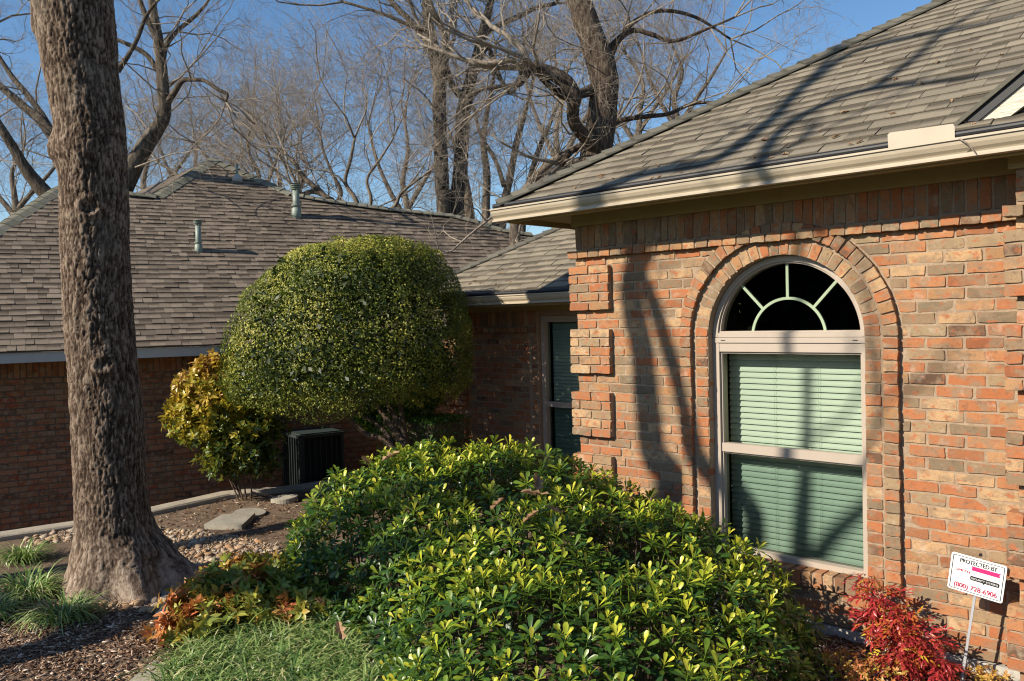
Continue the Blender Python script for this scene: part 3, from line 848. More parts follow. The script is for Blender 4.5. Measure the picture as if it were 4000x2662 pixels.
# ------------------------------------------------------------------ the neighbouring house at the left
nb = empty('neighbouring_brick_house', (0, 0, 0))
prop(nb, 'lower dark brick house with brown shingle roof and three vent pipes at left', 'house')
_r = radians(18)
LA = np.array([sin(_r), cos(_r), 0]); LN = np.array([cos(_r), -sin(_r), 0])
LP = np.array([-11.125, 2.94, 1.573])
nwall = hp('wall', nb)
ML = np.eye(4); ML[:3, 0] = LA; ML[:3, 1] = -LN; ML[:3, 2] = (0, 0, 1); ML[:3, 3] = (LP[0], LP[1], 0)
def lw(x, y, z): return (ML @ np.array([x, y, z, 1]))[:3]
mb = MB()
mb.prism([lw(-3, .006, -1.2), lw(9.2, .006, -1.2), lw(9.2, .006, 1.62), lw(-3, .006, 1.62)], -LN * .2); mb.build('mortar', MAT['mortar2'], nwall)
BN = Bricks()
for k in range(0, 33):
    z0 = 1.573 - .185 - .0712 * (k + 1)
    x = -2.6 - (P_ / 2 if k % 2 else 0)
    while x < 8.8:
        BN.add(nwall, ML @ trans(0, random.uniform(-.003, .003), 0), rect(x, z0, x + BL, z0 + BH), key=('s',) if False else None); x += P_
x = -2.6
while x < 8.8:
    BN.add(nwall, ML, rect(x, 1.573 - .18, x + .056, 1.58)); x += .0668
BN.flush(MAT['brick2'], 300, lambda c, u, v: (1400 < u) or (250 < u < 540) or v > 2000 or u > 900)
# eaves
OV = .45
mb = MB(); mb.prism([lw(-3.2, -OV + .0, 1.70), lw(9.5, -OV, 1.70), lw(9.5, -OV, 1.585), lw(-3.2, -OV, 1.585)], -LN * .022); mb.build('fascia_board', MAT['fascia_grey'], nb)
mb = MB(); mb.prism([lw(-3.2, -OV + .022, 1.6), lw(9.5, -OV + .022, 1.6), lw(9.5, .1, 1.6), lw(-3.2, .1, 1.6)], (0, 0, .01)); mb.build('soffit', MAT['soffit'], nb)
mb = MB(); mb.prism([lw(-3.0, -.02, 1.573), lw(9.2, -.02, 1.573), lw(9.2, -.02, 1.6), lw(-3.0, -.02, 1.6)], -LN * .02); mb.build('frieze_board', MAT['soffit'], nb)
NS = .667; E0 = lw(0, -OV - .02, 1.715)
nroof = hp('roof', nb)
ncb = 1 / sqrt(1 + NS * NS)
M3 = plane_M(E0, LA, -LN + np.array([0, 0, NS]))
def rp(s, t, lift=0.0): return E0 + LA * s - LN * t + np.array([0, 0, NS * t + lift])
OUT = [(-1.72, 0), (-.05, 2.54), (.70, 3.68), (.92, 3.95), (1.35, 3.62), (1.64, 3.58), (2.05, 3.53), (3.17, 4.90), (3.82, 4.30), (4.35, 3.80), (4.85, 3.66), (5.96, 3.45), (7.2, 3.31), (7.65, 3.12), (8.02, 2.87), (8.57, 2.75), (10.2, .0)]
def segs(t):
    """s-intervals of the roof polygon at height t"""
    xs = []
    pts = OUT
    for (a, b) in zip(pts, pts[1:] + pts[:1]):
        if (a[1] <= t < b[1]) or (b[1] <= t < a[1]):
            xs.append(a[0] + (b[0] - a[0]) * (t - a[1]) / (b[1] - a[1]))
    xs.sort(); return [(xs[i], xs[i + 1]) for i in range(0, len(xs) - 1, 2)]
ex3 = .126
cells_done = 0
for piece in range(3):
    def rng(d, piece=piece):
        t = (d + ex3 * .5) * ncb
        sg_ = segs(min(max(t, .01), 4.88))
        if t > 4.88 or piece >= len(sg_): return (0, 0)
        return sg_[piece]
    lay_shingles(nroof, M3, 47, ex3, rng, MAT['shingle2'], (300, 0, 0)[piece], widths=(.09, .12, .15, .18),
                 frame=lambda u, v: v < 950 or (250 < u < 500) or (u > 1000 and v > 1000))
mb = MB()
V = [rp(s, t, -.012) for s, t in OUT]
mb.add(V, [tuple(range(len(V)))], .3, [(0, .2)] * len(V))
mb.build('roof_deck', MAT['shingle2'], nroof, uv=True)
# faces that fall away behind the ridge line
mb = MB()
for (a, b) in [e_ for e_ in zip(OUT[:-1], OUT[1:]) if e_[0] not in ((1.64, 3.58), (2.05, 3.53))]:
    A_, B_ = rp(*a, -.012), rp(*b, -.012)
    k = np.array([0, 0, -2.2]) - LN * 5
    mb.add([A_, B_, B_ + k, A_ + k], [(0, 1, 2, 3)], .5, [(0, .2)] * 4)
Q = on_z(520, 757, 4.62); pk = rp(3.17, 4.9); v2 = rp(2.05, 3.53)
mb.add([v2, pk, Q], [(0, 1, 2)], .6, [(0, .1)] * 3)
mb.build('rear_roof', MAT['shingle2'], nroof, uv=True)
for (a, b, n) in [(OUT[0], OUT[2], 30), (OUT[3], OUT[2], 2), (OUT[3], OUT[4], 3), (OUT[5], OUT[6], 3), (OUT[6], OUT[7], 15), (OUT[8], OUT[7], 5), (OUT[9], OUT[8], 4), (OUT[10], OUT[9], 3), (OUT[11], OUT[10], 6), (OUT[12], OUT[11], 6), (OUT[13], OUT[12], 3), (OUT[14], OUT[13], 2), (OUT[15], OUT[14], 3)]:
    caps(nroof, rp(*a), rp(*b), n, .15, MAT['cap2'])
# vent pipes
def vent(s, t, r, h, cap=True):
    b = rp(s, t)
    v = hp('vent_pipe', nb)
    mb = MB(); mb.tube([b + np.array([0, 0, -.05]), b + np.array([0, 0, h])], r, 16); mb.build('pipe', MAT['pipe'], v, True)
    mb = MB(); mb.tube([b + np.array([0, 0, -.1]), b + np.array([0, 0, r * 2.2]), b + np.array([0, 0, r * 2.5])], [r * 1.5, r * 1.35, r * 1.05], 16); mb.build('flashing', MAT['pipe'], v, True)
    mb = MB(); mb.tube([b + np.array([0, 0, r * 3.0]), b + np.array([0, 0, r * 3.3])], r * 1.5, 16); mb.build('storm_collar', MAT['pipe'], v)
    if cap:
        mb = MB()
        for q in range(3): mb.tube([b + np.array([0, 0, h - r * .9 + q * r * .55]), b + np.array([0, 0, h - r * .6 + q * r * .55])], [r * (1.35 + .12 * q), r * (1.45 + .12 * q)], 16)
        mb.tube([b + np.array([0, 0, h + r * .75]), b + np.array([0, 0, h + r * 1.0])], [r * 1.8, r * .9], 16)
        mb.build('rain_cap', MAT['pipe'], v)
vent(2.48, 2.03, .04, .42); vent(4.21, 3.08, .058, .50)
b = rp(3.47, 4.2); v = hp('vent_pipe', nb)
mb = MB(); mb.tube([b, b + np.array([0, 0, .28])], .022, 12); mb.build('pipe', MAT['pipe'], v, True)
mb = MB(); mb.tube([b + np.array([0, 0, -.04]), b + np.array([0, 0, .05]), b + np.array([0, 0, .1])], [.1, .075, .028], 14); mb.build('flashing', MAT['fascia_grey'], v, True)

# ------------------------------------------------------------------ ground
KERB = [(-9.36, 0.6), (-9.36, 2.0), (-9.27, 3.07), (-9.22, 3.84), (-9.32, 4.78), (-9.02, 5.6), (-8.95, 6.3), (-8.95, 7.5), (-8.95, 9.0)]
def kerb_x(y):
    for (a, b) in zip(KERB[:-1], KERB[1:]):
        if a[1] <= y <= b[1]: return a[0] + (b[0] - a[0]) * (y - a[1]) / (b[1] - a[1])
    return KERB[0][0] if y < KERB[0][1] else KERB[-1][0]
def ground_z(x, y):
    x = np.asarray(x, float); y = np.asarray(y, float)
    z = -.10 + .03 * (fbm(np.stack([x * .9, y * .9, x * 0 + 3], -1).reshape(-1, 3)).reshape(x.shape) - .5) + .02 * (fbm(np.stack([x * 5, y * 5, x * 0 + 9], -1).reshape(-1, 3)).reshape(x.shape) - .5)
    kx = np.vectorize(kerb_x)(y)
    t = np.clip((kx - .06 - x) / .25, 0, 1)
    z = z - .75 * t * t * (3 - 2 * t)
    far = np.clip((np.hypot(x + 4, y - 3) - 14) / 20, 0, 1)
    return z * (1 - far) + (-.9) * far
gx = np.unique(np.concatenate([np.linspace(-700, -30, 10), np.linspace(-30, -12, 16), np.arange(-12, -9.8, .2), np.arange(-9.8, 0.0, .05), np.linspace(0, 4, 12), np.linspace(5, 700, 16)]))
gy = np.unique(np.concatenate([np.linspace(-700, -20, 10), np.linspace(-18, 0, 14), np.arange(0, 8.0, .05), np.linspace(8, 14, 18), np.linspace(16, 700, 14)]))
X, Y = np.meshgrid(gx, gy); Z = ground_z(X, Y)
nx, ny = len(gx), len(gy)
idx = np.arange(nx * ny).reshape(ny, nx)
Fq = np.stack([idx[:-1, :-1], idx[:-1, 1:], idx[1:, 1:], idx[1:, :-1]], -1).reshape(-1, 4)
me = mesh_np('ground', np.stack([X, Y, Z], -1).reshape(-1, 3), Fq, smooth=True)
g = link('ground', me, MAT['ground']); g['kind'] = 'structure'
def gz(x, y): return float(ground_z(np.array([x]), np.array([y]))[0])
# kerb
mb = MB(); prof = [(-.11, -.9), (-.11, .035), (-.09, .05), (.09, .045), (.11, .03), (.11, -.2)]
pts = []
for i, (x, y) in enumerate(KERB):
    p = np.array([x, y, -.095 + .012 * sin(i * 2.1)]); pts.append(p)
P3 = []
for i in range(len(pts)):
    for j in range(4 if i < len(pts) - 1 else 1):
        P3.append(pts[i] * (1 - j / 4) + (pts[i + 1] if i < len(pts) - 1 else pts[i]) * j / 4)
V = []
for p in P3:
    for a, b in prof: V.append((p[0] + a, p[1], p[2] + b + random.uniform(-.003, .003)))
n = len(prof); Fc = [(i * n + k, (i + 1) * n + k, (i + 1) * n + (k + 1) % n, i * n + (k + 1) % n) for i in range(len(P3) - 1) for k in range(n)]
me = mesh_np('kerb', V, Fc); o = link('kerb', me, MAT['kerb']); o['kind'] = 'structure'

# ------------------------------------------------------------------ stones and stepping stones
def disc(r, h, n=28, seed=0):
    rr = random.Random(seed); mb = MB()
    ring_ = [(r * (1 + rr.uniform(-.012, .012)) * cos(2 * pi * i / n), r * (1 + rr.uniform(-.012, .012)) * sin(2 * pi * i / n)) for i in range(n)]
    V = [(x, y, 0) for x, y in ring_] + [(x, y, h - .006) for x, y in ring_] + [(x * .97, y * .97, h) for x, y in ring_]
    F2 = [(i, (i + 1) % n, n + (i + 1) % n, n + i) for i in range(n)] + [(n + i, n + (i + 1) % n, 2 * n + (i + 1) % n, 2 * n + i) for i in range(n)] + [tuple(2 * n + i for i in range(n))]
    mb.add(V, F2); return mb
def put_disc(u, v, r, h, tilt, label):
    p = on_z(u, v, -.06); mb = disc(r, h, seed=int(u)); o = mb.build('stepping_stone', MAT['paver'])
    o.location = (p[0], p[1], gz(p[0], p[1]) - .012); o.rotation_euler = tilt
    prop(o, label, 'stepping stone', 'concrete stepping stones by the kerb')
put_disc(1112, 1945, .155, .062, (radians(2), radians(-2), 0), 'round pale concrete stepping stone lying fully on bare soil, brightest one')
put_disc(975, 1998, .17, .05, (radians(-1), radians(5), 0), 'round stepping stone half sunk in soil touching the angular slab')
put_disc(1262, 1912, .15, .07, (0, radians(2), 0), 'round stepping stone partly hidden behind the glossy shrub beside the kerb')
pp = [on_z(798 , 2058, -.07), on_z(945, 2062, -.07), on_z(997, 2012, -.07), on_z(870, 2018, -.07)]
mb = MB(); mb.prism([tuple(p * np.array([1, 1, 0]) + np.array([0, 0, -.13])) for p in pp], (0, 0, .085)); o = mb.build('stone_slab', MAT['paver'])
prop(o, 'angular flat concrete slab tilted in the soil above the river stones', 'slab')
def stone_mesh(seed):
    bm = bmesh.new(); bmesh.ops.create_icosphere(bm, subdivisions=2, radius=1.0)
    rr = random.Random(seed); ax = (rr.uniform(.8, 1.25), rr.uniform(.65, .95), rr.uniform(.4, .6)); off = rr.uniform(0, 20)
    co = np.array([v.co[:] for v in bm.verts]); nz = fbm(co * 1.1 + off, 3)
    for v, k in zip(bm.verts, nz):
        v.co = Vector((v.co.x * ax[0], v.co.y * ax[1], v.co.z * ax[2])) * (.7 + .6 * k)
    me = bpy.data.meshes.new('river_stone'); bm.to_mesh(me); bm.free()
    me.attributes.new('tone', 'FLOAT', 'POINT')
    me.polygons.foreach_set('use_smooth', np.ones(len(me.polygons), dtype=bool)); me.materials.append(MAT['stone']); return me
SM = [stone_mesh(i) for i in range(10)]
def tri_pt(poly):
    xs = [p[0] for p in poly]; ys = [p[1] for p in poly]
    while True:
        x, y = random.uniform(min(xs), max(xs)), random.uniform(min(ys), max(ys))
        if inside(x, y, poly): return x, y
def inside(x, y, poly):
    c = False; n = len(poly)
    for i in range(n):
        a, b = poly[i], poly[(i + 1) % n]
        if (a[1] > y) != (b[1] > y) and x < (b[0] - a[0]) * (y - a[1]) / (b[1] - a[1]) + a[0]: c = not c
    return c
bed = [on_z(u, v, -.1)[:2] for u, v in [(600, 2060), (760, 2075), (930, 2100), (1080, 2130), (1150, 2230), (1000, 2330), (760, 2300), (620, 2210)]]
bed2 = [on_z(u, v, -.1)[:2] for u, v in [(110, 2085), (330, 2050), (330, 2110), (200, 2125), (80, 2125)]]
bed3 = [on_z(u, v, -.1)[:2] for u, v in [(340, 2330), (560, 2290), (820, 2190), (850, 2280), (650, 2400), (400, 2370)]]
cnt = 0; placed = []
for poly, N, smin, smax, lab, grp in ((bed, 190, .022, .05, 'smooth tan and brown river stone in the bed right of the big trunk', 'river stones right of the trunk'),
                            (bed2, 40, .025, .05, 'smooth tan river stone beside the kerb left of the big trunk', 'river stones left of the trunk'),
                            (bed3, 55, .035, .07, 'large smooth river stone at the foot of the big trunk', 'river stones at the foot of the trunk')):
    k = 0; tries = 0
    while k < N and tries < 9000:
        tries += 1
        x, y = tri_pt(poly); s = random.uniform(smin, smax)
        if any((x - a) ** 2 + (y - b) ** 2 < ((s + c) * .72) ** 2 for a, b, c in placed): continue
        if (x + 6.82) ** 2 + (y - 2.56) ** 2 < .12: continue
        placed.append((x, y, s)); k += 1
        o = link('river_stone', random.choice(SM), None, None, (x, y, gz(x, y) + s * .12)); o.scale = (s, s, s * random.uniform(.8, 1.1)); o.rotation_euler = (random.uniform(-.3, .3), random.uniform(-.3, .3), random.uniform(0, 6.3))
        prop(o, lab, 'stone', grp)
# pebbles and mulch chips: uncountable
icv = [(0, 0, .7), (1, 0, 0), (.3, .9, 0), (-.8, .6, 0), (-.8, -.6, 0), (.3, -.9, 0), (0, 0, -.5)]
icf = np.array([(0, 1, 2), (0, 2, 3), (0, 3, 4), (0, 4, 5), (0, 5, 1), (6, 2, 1), (6, 3, 2), (6, 4, 3), (6, 5, 4), (6, 1, 5)])
var = [(np.array(icv), icf, np.zeros(7))]
mats = []; tn = []
for poly, N in ((bed, 2600), (bed2, 300), (bed3, 700)):
    for i in range(N):
        x, y = tri_pt(poly); s = random.uniform(.006, .018)
        mats.append((0, frame_mat((x, y, gz(x, y) + s * .2), (random.uniform(-.3, .3), random.uniform(-.3, .3), 1), random.uniform(0, 6), s))); tn.append(random.random())
V, Fc, T = scatter_join(var, mats, tn); o = link('pebbles', mesh_np('pebbles', V, Fc, T, smooth=True), MAT['stone']); prop(o, 'small tan pebbles filling between the river stones', 'pebbles', kind='stuff')
bx = np.array([(-1, -1, -1), (1, -1, -1), (1, 1, -1), (-1, 1, -1), (-1, -1, 1), (1, -1, 1), (1, 1, 1), (-1, 1, 1)], float)
def chipv(l, w, h):
    v = bx * np.array([l, w, h]); v[:, 2] += .15 * l * (np.abs(v[:, 0]) / l) * random.uniform(-1, 1); return (v, np.array(BOXF), np.zeros(8))
var = [chipv(random.uniform(.01, .028), random.uniform(.0018, .005), random.uniform(.001, .002)) for _ in range(12)]
area_m = [on_z(u, v, -.1)[:2] for u, v in [(-500, 2300), (150, 2230), (420, 2330), (700, 2400), (760, 2480), (640, 2800), (-900, 3000)]]
area_r = [(-2.3, 4.3), (-1.0, 4.5), (-1.0, 5.12), (-2.7, 5.12)]
area_s = [on_z(u, v, -.1)[:2] for u, v in [(600, 1990), (1250, 1890), (1250, 2050), (1150, 2200), (900, 2100), (620, 2050)]]
mats = []; tn = []
for poly, N in ((area_m, 11000), (area_r, 3500), (area_s, 500), (bed3, 800)):
    for i in range(N):
        x, y = tri_pt(poly)
        mats.append((random.randrange(12), frame_mat((x, y, gz(x, y) + random.uniform(.0, .012)), (random.gauss(0, .25), random.gauss(0, .25), 1), random.uniform(0, 6.3), random.uniform(.6, 1.5)))); tn.append(random.random() ** 1.25)
V, Fc, T = scatter_join(var, mats, tn); o = link('wood_mulch', mesh_np('wood_mulch', V, Fc, T), MAT['chip']); prop(o, 'brown shredded wood mulch covering the beds', 'mulch', kind='stuff')

# ------------------------------------------------------------------ air conditioner
ac = empty('air_conditioner', (0, 0, 0)); prop(ac, 'dark grey green outdoor air conditioner in shade behind the kerb', 'air conditioner')
A0 = at_depth(1168, 1704, 10.55); A1 = at_depth(1342, 1692, 10.9); A0[2] = A1[2] = .53
dx = A1 - A0; Lx = np.linalg.norm(dx); dx /= Lx; dy = np.array([-dx[1], dx[0], 0]); zb = -.75; H_ = .53 - zb
def ab(x0, x1, y0, y1, z0, z1):
    c = A0 + dx * (x0 + x1) / 2 + dy * (y0 + y1) / 2; c = np.array([c[0], c[1], (z0 + z1) / 2]); return c, dx * (x1 - x0) / 2, dy * (y1 - y0) / 2, (0, 0, (z1 - z0) / 2)
mb = MB(); mb.obox(*ab(.02, Lx - .02, .02, .62, zb, .48)); mb.build('coil', MAT['ac_dark'], ac)
mb = MB(); mb.obox(*ab(-.01, Lx + .01, -.01, .65, .49, .53)); mb.obox(*ab(.02, Lx - .02, .02, .6, .531, .545)); mb.build('top_cover', MAT['ac'], ac)
for q in ((0, .065, 0, .05), (Lx - .035, Lx, 0, .05), (0, .05, .59, .64), (Lx - .05, Lx, .59, .64)):
    mb = MB(); mb.obox(*ab(*q, zb, .489)); mb.build('corner_post', MAT['ac'], ac)
for i in range(6):
    x = .1 + i * (Lx - .16) / 6 + .03
    mb = MB(); mb.obox(*ab(x, x + .012, -.002, .015, zb, .488)); mb.build('guard_bar', MAT['ac'], ac)
for i in range(6):
    y = .1 + i * .085
    mb = MB(); mb.obox(*ab(-.004, .015, y, y + .012, zb, .488)); mb.build('guard_bar', MAT['ac'], ac)

# ------------------------------------------------------------------ yard sign
sign = empty('yard_sign', (0, 0, 0)); prop(sign, 'small white security notice on a thin leaning metal stake by the brick wall', 'sign')
YS = 4.88
rq = lambda x, y: on_y(3500 + x / 3.136, 2162 + y / 3.136, YS)
TLc, TRc, BRc, BLc = rq(690, -18), rq(1372, 162), rq(1293, 624), rq(624, 407)
cen = (TLc + TRc + BRc + BLc) / 4
sx = ((TRc - TLc) + (BRc - BLc)) / 2; sy = ((TLc - BLc) + (TRc - BRc)) / 2
W_ = np.linalg.norm(sx); sx /= W_; sy -= sx * (sy @ sx); Hh = np.linalg.norm(sy); sy /= Hh; sn = np.cross(sx, sy)
MS = np.eye(4); MS[:3, 0] = sx; MS[:3, 1] = sy; MS[:3, 2] = sn; MS[:3, 3] = cen
def sw(x, y, z=0): return (MS @ np.array([x, y, z, 1]))[:3]
def rrect(hw, hh, r, n=6):
    P = []
    for cx, cy, a0 in ((hw - r, hh - r, 0), (-hw + r, hh - r, 90), (-hw + r, -hh + r, 180), (hw - r, -hh + r, 270)):
        for i in range(n + 1): a = radians(a0 + 90 * i / n); P.append((cx + r * cos(a), cy + r * sin(a)))
    return P
mb = MB(); mb.prism([sw(x, y, -.003) for x, y in rrect(W_ / 2, Hh / 2, .012)], sn * .003); mb.build('panel', MAT['sign_white'], sign)
mb = MB(); o_ = rrect(W_ / 2 - .009, Hh / 2 - .009, .006); i_ = rrect(W_ / 2 - .0122, Hh / 2 - .0122, .0045); n = len(o_)
mb.add([sw(x, y, .0022) for x, y in o_ + i_], [(i, (i + 1) % n, n + (i + 1) % n, n + i) for i in range(n)]); mb.build('border_line', MAT['sign_black'], sign)
def text(s, x, y, size, mat, wid=None, z=.0026, bold=0.0, name='lettering', al='CENTER'):
    cu = bpy.data.curves.new('t', 'FONT'); cu.body = s; cu.size = size; cu.align_x = al
    to = bpy.data.objects.new('t', cu); COL.objects.link(to); bpy.context.view_layer.update()
    dg = bpy.context.evaluated_depsgraph_get(); me = bpy.data.meshes.new_from_object(to.evaluated_get(dg)); bpy.data.objects.remove(to)
    co = np.array([v.co[:] for v in me.vertices]); k = 1.0
    if wid: k = wid / (co[:, 0].max() - co[:, 0].min())
    me.transform(Matrix.Diagonal((k, 1, 1, 1)))
    me.name = name; me.materials.clear()
    if bold:
        n_ = len(me.vertices); fs = [tuple(p.vertices) for p in me.polygons]; co = [tuple(v.co) for v in me.vertices]
        V_ = []; F_ = []
        for q, (ax_, ay_) in enumerate(((-bold, 0), (bold, 0), (0, bold))):
            V_ += [(c_[0] + ax_ * .5, c_[1] + ay_ * .5, c_[2] + q * .0003) for c_ in co]; F_ += [tuple(i + n_ * q for i in f_) for f_ in fs]
        me = mesh_np(name, V_, F_)
    o = link(name, me, mat, sign); o.matrix_local = Matrix((MS @ trans(x, y, z)).tolist()); return o
text('PROTECTED BY', .0, Hh / 2 - .043, .033, MAT['sign_black'], .178, bold=.0009)
text('SMITH', -.068, .008, .020, MAT['sign_red'], .068, bold=.0008)
text('THOMPSON', .044, .008, .022, MAT['sign_grey'], .128, bold=.0003)
mb = MB(); mb.add([sw(x, y, .0030) for x, y in [(-.028, .030), (.108, .030), (.103, .044), (.111, .053), (-.033, .053), (-.026, .046)]], [(0, 1, 2, 3, 4, 5)]); mb.build('pink_banner', MAT['sign_pink'], sign)
mb = MB(); bb = [(x + .040, y - .012) for x, y in rrect(.070, .0115, .007)]; mb.add([sw(x, y, .0022) for x, y in bb], [tuple(range(len(bb)))]); mb.add([sw(x, y, .0022) for x, y in [(.030, -.0235), (.036, -.031), (.042, -.0235)]], [(0, 1, 2)]); mb.build('black_banner', MAT['sign_black'], sign)
text('SECURITY SYSTEMS', .040, -.0165, .0125, MAT['sign_white'], .128, z=.0045, bold=.0003)
text('(800) 728-6906', .0, -Hh / 2 + .022, .036, MAT['sign_red'], .208, bold=.0010)
pb = on_y(3500 + 800 / 3.136, 2162 + 1560 / 3.136, YS + .02); pt = on_y(3500 + 1035 / 3.136, 2162 + 30 / 3.136, YS - .0)
mb = MB(); ax = (pt - pb) / 2; c = (pt + pb) / 2 + sn * -.012; c = c - ax * .05
mb.obox(c, ax * 1.0, np.array([.0065, 0, 0]), np.array([0, .004, 0])); mb.build('stake', MAT['post'], sign)
mb = MB(); mb.obox(pt + sn * -.002 + ax / np.linalg.norm(ax) * .004, ax / np.linalg.norm(ax) * .007, (.007, 0, 0), (0, .006, 0)); mb.build('clip', MAT['sign_black'], sign)

# ------------------------------------------------------------------ trees
def unit(v): return v / (np.linalg.norm(v) + 1e-9)
def grow(out, p, d, L, r, lev, maxlev, rr, up=.25, wig=.22, kids=(6, 5, 5, 4, 3), ang=(35, 60), lenk=.62, start=.25):
    """fills out[lev] with (points, radii)"""
    n = 6 if lev < 3 else (3 if lev == 3 else 2)
    pts = [p]; rad = [r]; dirs = [d]
    st = L / n
    for i in range(n):
        d = unit(d + np.array([rr.gauss(0, wig), rr.gauss(0, wig), rr.gauss(0, wig) + up * .22]) * (1.7 if lev > 1 else 1.15))
        p = p + d * st; pts.append(p); rad.append(max(.0015, r * (1 - .72 * (i + 1) / n))); dirs.append(d)
    out.setdefault(lev, []).append((pts, rad))
    if lev >= maxlev: return
    K = kids[min(lev, len(kids) - 1)]
    for k in range(K):
        t = start + (1 - start) * (k + rr.uniform(.2, .9)) / K
        i = min(n - 1, int(t * n)); f = t * n - i
        q = pts[i] * (1 - f) + pts[i + 1] * f; dd = dirs[min(i + 1, n)]
        s = unit(np.cross(dd, np.array([rr.gauss(0, 1), rr.gauss(0, 1), rr.gauss(0, 1)])))
        a = radians(rr.uniform(*ang)); nd = unit(dd * cos(a) + s * sin(a) + np.array([0, 0, up * .5]))
        grow(out, q, nd, L * lenk * rr.uniform(.7, 1.2) * (1.15 - .5 * t), rad[i] * rr.uniform(.45, .7), lev + 1, maxlev, rr, up, wig * 1.05, kids, ang, lenk, .15)
def polys_mesh(polys, n, name, cap=False):
    V = []; Fc = []; c = 0
    for pts, rad in polys:
        v, f = tube_arr(pts, rad, n, False); V.append(np.array(v)); Fc.append(np.array(f) + c); c += len(v)
    V = np.concatenate(V); Fc = np.concatenate(Fc)
    return mesh_np(name, V, Fc, np.zeros(len(V)), smooth=True)
def smooth_poly(pts, rad, k=4):
    """Catmull-Rom resampling"""
    P = [np.array(p, float) for p in pts]; R = list(rad); P = [2 * P[0] - P[1]] + P + [2 * P[-1] - P[-2]]; R = [R[0]] + R + [R[-1]]
    oP, oR = [], []
    for i in range(1, len(P) - 2):
        for j in range(k):
            t = j / k
            a = .5 * (2 * P[i] + (P[i + 1] - P[i - 1]) * t + (2 * P[i - 1] - 5 * P[i] + 4 * P[i + 1] - P[i + 2]) * t * t + (3 * P[i] - P[i - 1] - 3 * P[i + 1] + P[i + 2]) * t ** 3)
            oP.append(a); oR.append(R[i] * (1 - t) + R[i + 1] * t)
    oP.append(P[-2]); oR.append(R[-2]); return oP, oR
def rough_tube(pts, rad, n, amp=.07, sc=3.0):
    v, f = tube_arr(pts, rad, n, True); v = np.array(v); P = np.repeat(np.array(pts), n, axis=0); k = fbm(v * sc + 3, 3) - .45
    v = v + (v - P) * (k[:, None] * amp * 4); return v, f

def tree_from_limbs(name, limbs, mat, label, rr, group=None, base=None, sprout=(2.4, 1.6), twig_mat='twig', maxlev=4, dens=1.0, up=.3, kids=(5, 5, 4, 3), minr=.0, split_trunk=1):
    """limbs: list of (points, radii); the first ones are trunks. Side branches and twigs grow from them."""
    root = empty(name); prop(root, label, 'tree', group)
    out = {}
    for li, (pts, rad) in enumerate(limbs):
        P, R = smooth_poly(pts, rad, 5)
        v, f = rough_tube(P, R, 20 if R[0] > .08 else 12, .06, 4.0)
        me = mesh_np('trunk' if li < split_trunk else 'branch', v, f, np.zeros(len(v)), smooth=True)
        link('trunk' if li < split_trunk else 'branch', me, MAT[mat], root)
        L = sum(np.linalg.norm(np.array(b) - np.array(a)) for a, b in zip(P[:-1], P[1:]))
        N = int(L * dens)
        for q in range(N):
            i = rr.randrange(int(len(P) * (.25 if li < split_trunk else .12)), len(P) - 1)
            if base is not None and P[i][2] < base: continue
            d = unit(P[i + 1] - P[i]); s = unit(np.cross(d, np.array([rr.gauss(0, 1), rr.gauss(0, 1), rr.gauss(0, 1)])))
            nd = unit(d * rr.uniform(.1, .9) + s + np.array([0, 0, up]))
            grow(out, P[i], nd, rr.uniform(*sprout), min(R[i] * .4, .008 + .011 * rr.random() * sprout[0]), 1, maxlev, rr, up, .24, kids)
        # the end of a limb forks
        for q in range(3):
            d = unit(P[-1] - P[-3]); nd = unit(d + np.array([rr.gauss(0, .4), rr.gauss(0, .4), rr.gauss(0, .3) + .1]))
            grow(out, P[-1], nd, rr.uniform(*sprout) * 1.1, R[-1] * .75, 1, maxlev, rr, up, .24, kids)
    for lev in sorted(out):
        if lev <= 1:
            for pts, rad in out[lev]:
                v, f = tube_arr(pts, rad, 6, True); link('branch', mesh_np('branch', v, f, np.zeros(len(v)), smooth=True), MAT[mat if lev == 0 else twig_mat], root)
    tw_ = [p for lev in out if lev >= 2 for p in out[lev]]
    if tw_:
        o = link('twigs', polys_mesh(tw_, 3, 'twigs'), MAT[twig_mat], root); o['kind'] = 'stuff'
    return root
rr = random.Random(5)
SPR = []
def spray_meshes():
    for q in range(5):
        r5 = random.Random(900 + q); out = {}
        grow(out, np.array([0, 0, 0.0]), np.array([0, 0, 1.0]), 2.3, .012, 1, 4, r5, .1, .17, (5, 6, 5, 5), (22, 50), .6, .1)
        pp = [(p_, [max(.0022, x_ * .8) for x_ in r_]) for l in out.values() for p_, r_ in l]
        SPR.append(polys_mesh(pp, 3, 'twigs')); SPR[-1].materials.append(MAT['twig'])
def add_sprays(root, limbs, n, rr, smin=.8, smax=1.3):
    if not SPR: spray_meshes()
    for q in range(n):
        P, R = rr.choice(limbs); P = [np.array(p) for p in P]
        t = rr.random() ** .6 * (len(P) - 1.01); i = int(t); p = P[i] + (P[i + 1] - P[i]) * (t - i)
        if p[2] < 2.5: continue
        d = unit(P[i + 1] - P[i]); side = unit(np.cross(d, np.array([rr.gauss(0, 1), rr.gauss(0, 1), rr.gauss(0, 1)])))
        d = unit(d * rr.uniform(.4, 1.2) + side * rr.uniform(.5, 1.1) + np.array([0, 0, .45]))
        o = link('twigs', rr.choice(SPR), None, root); o['kind'] = 'stuff'
        o.matrix_local = Matrix(frame_mat(p, d, rr.uniform(0, 6.3), rr.uniform(smin, smax)).tolist())
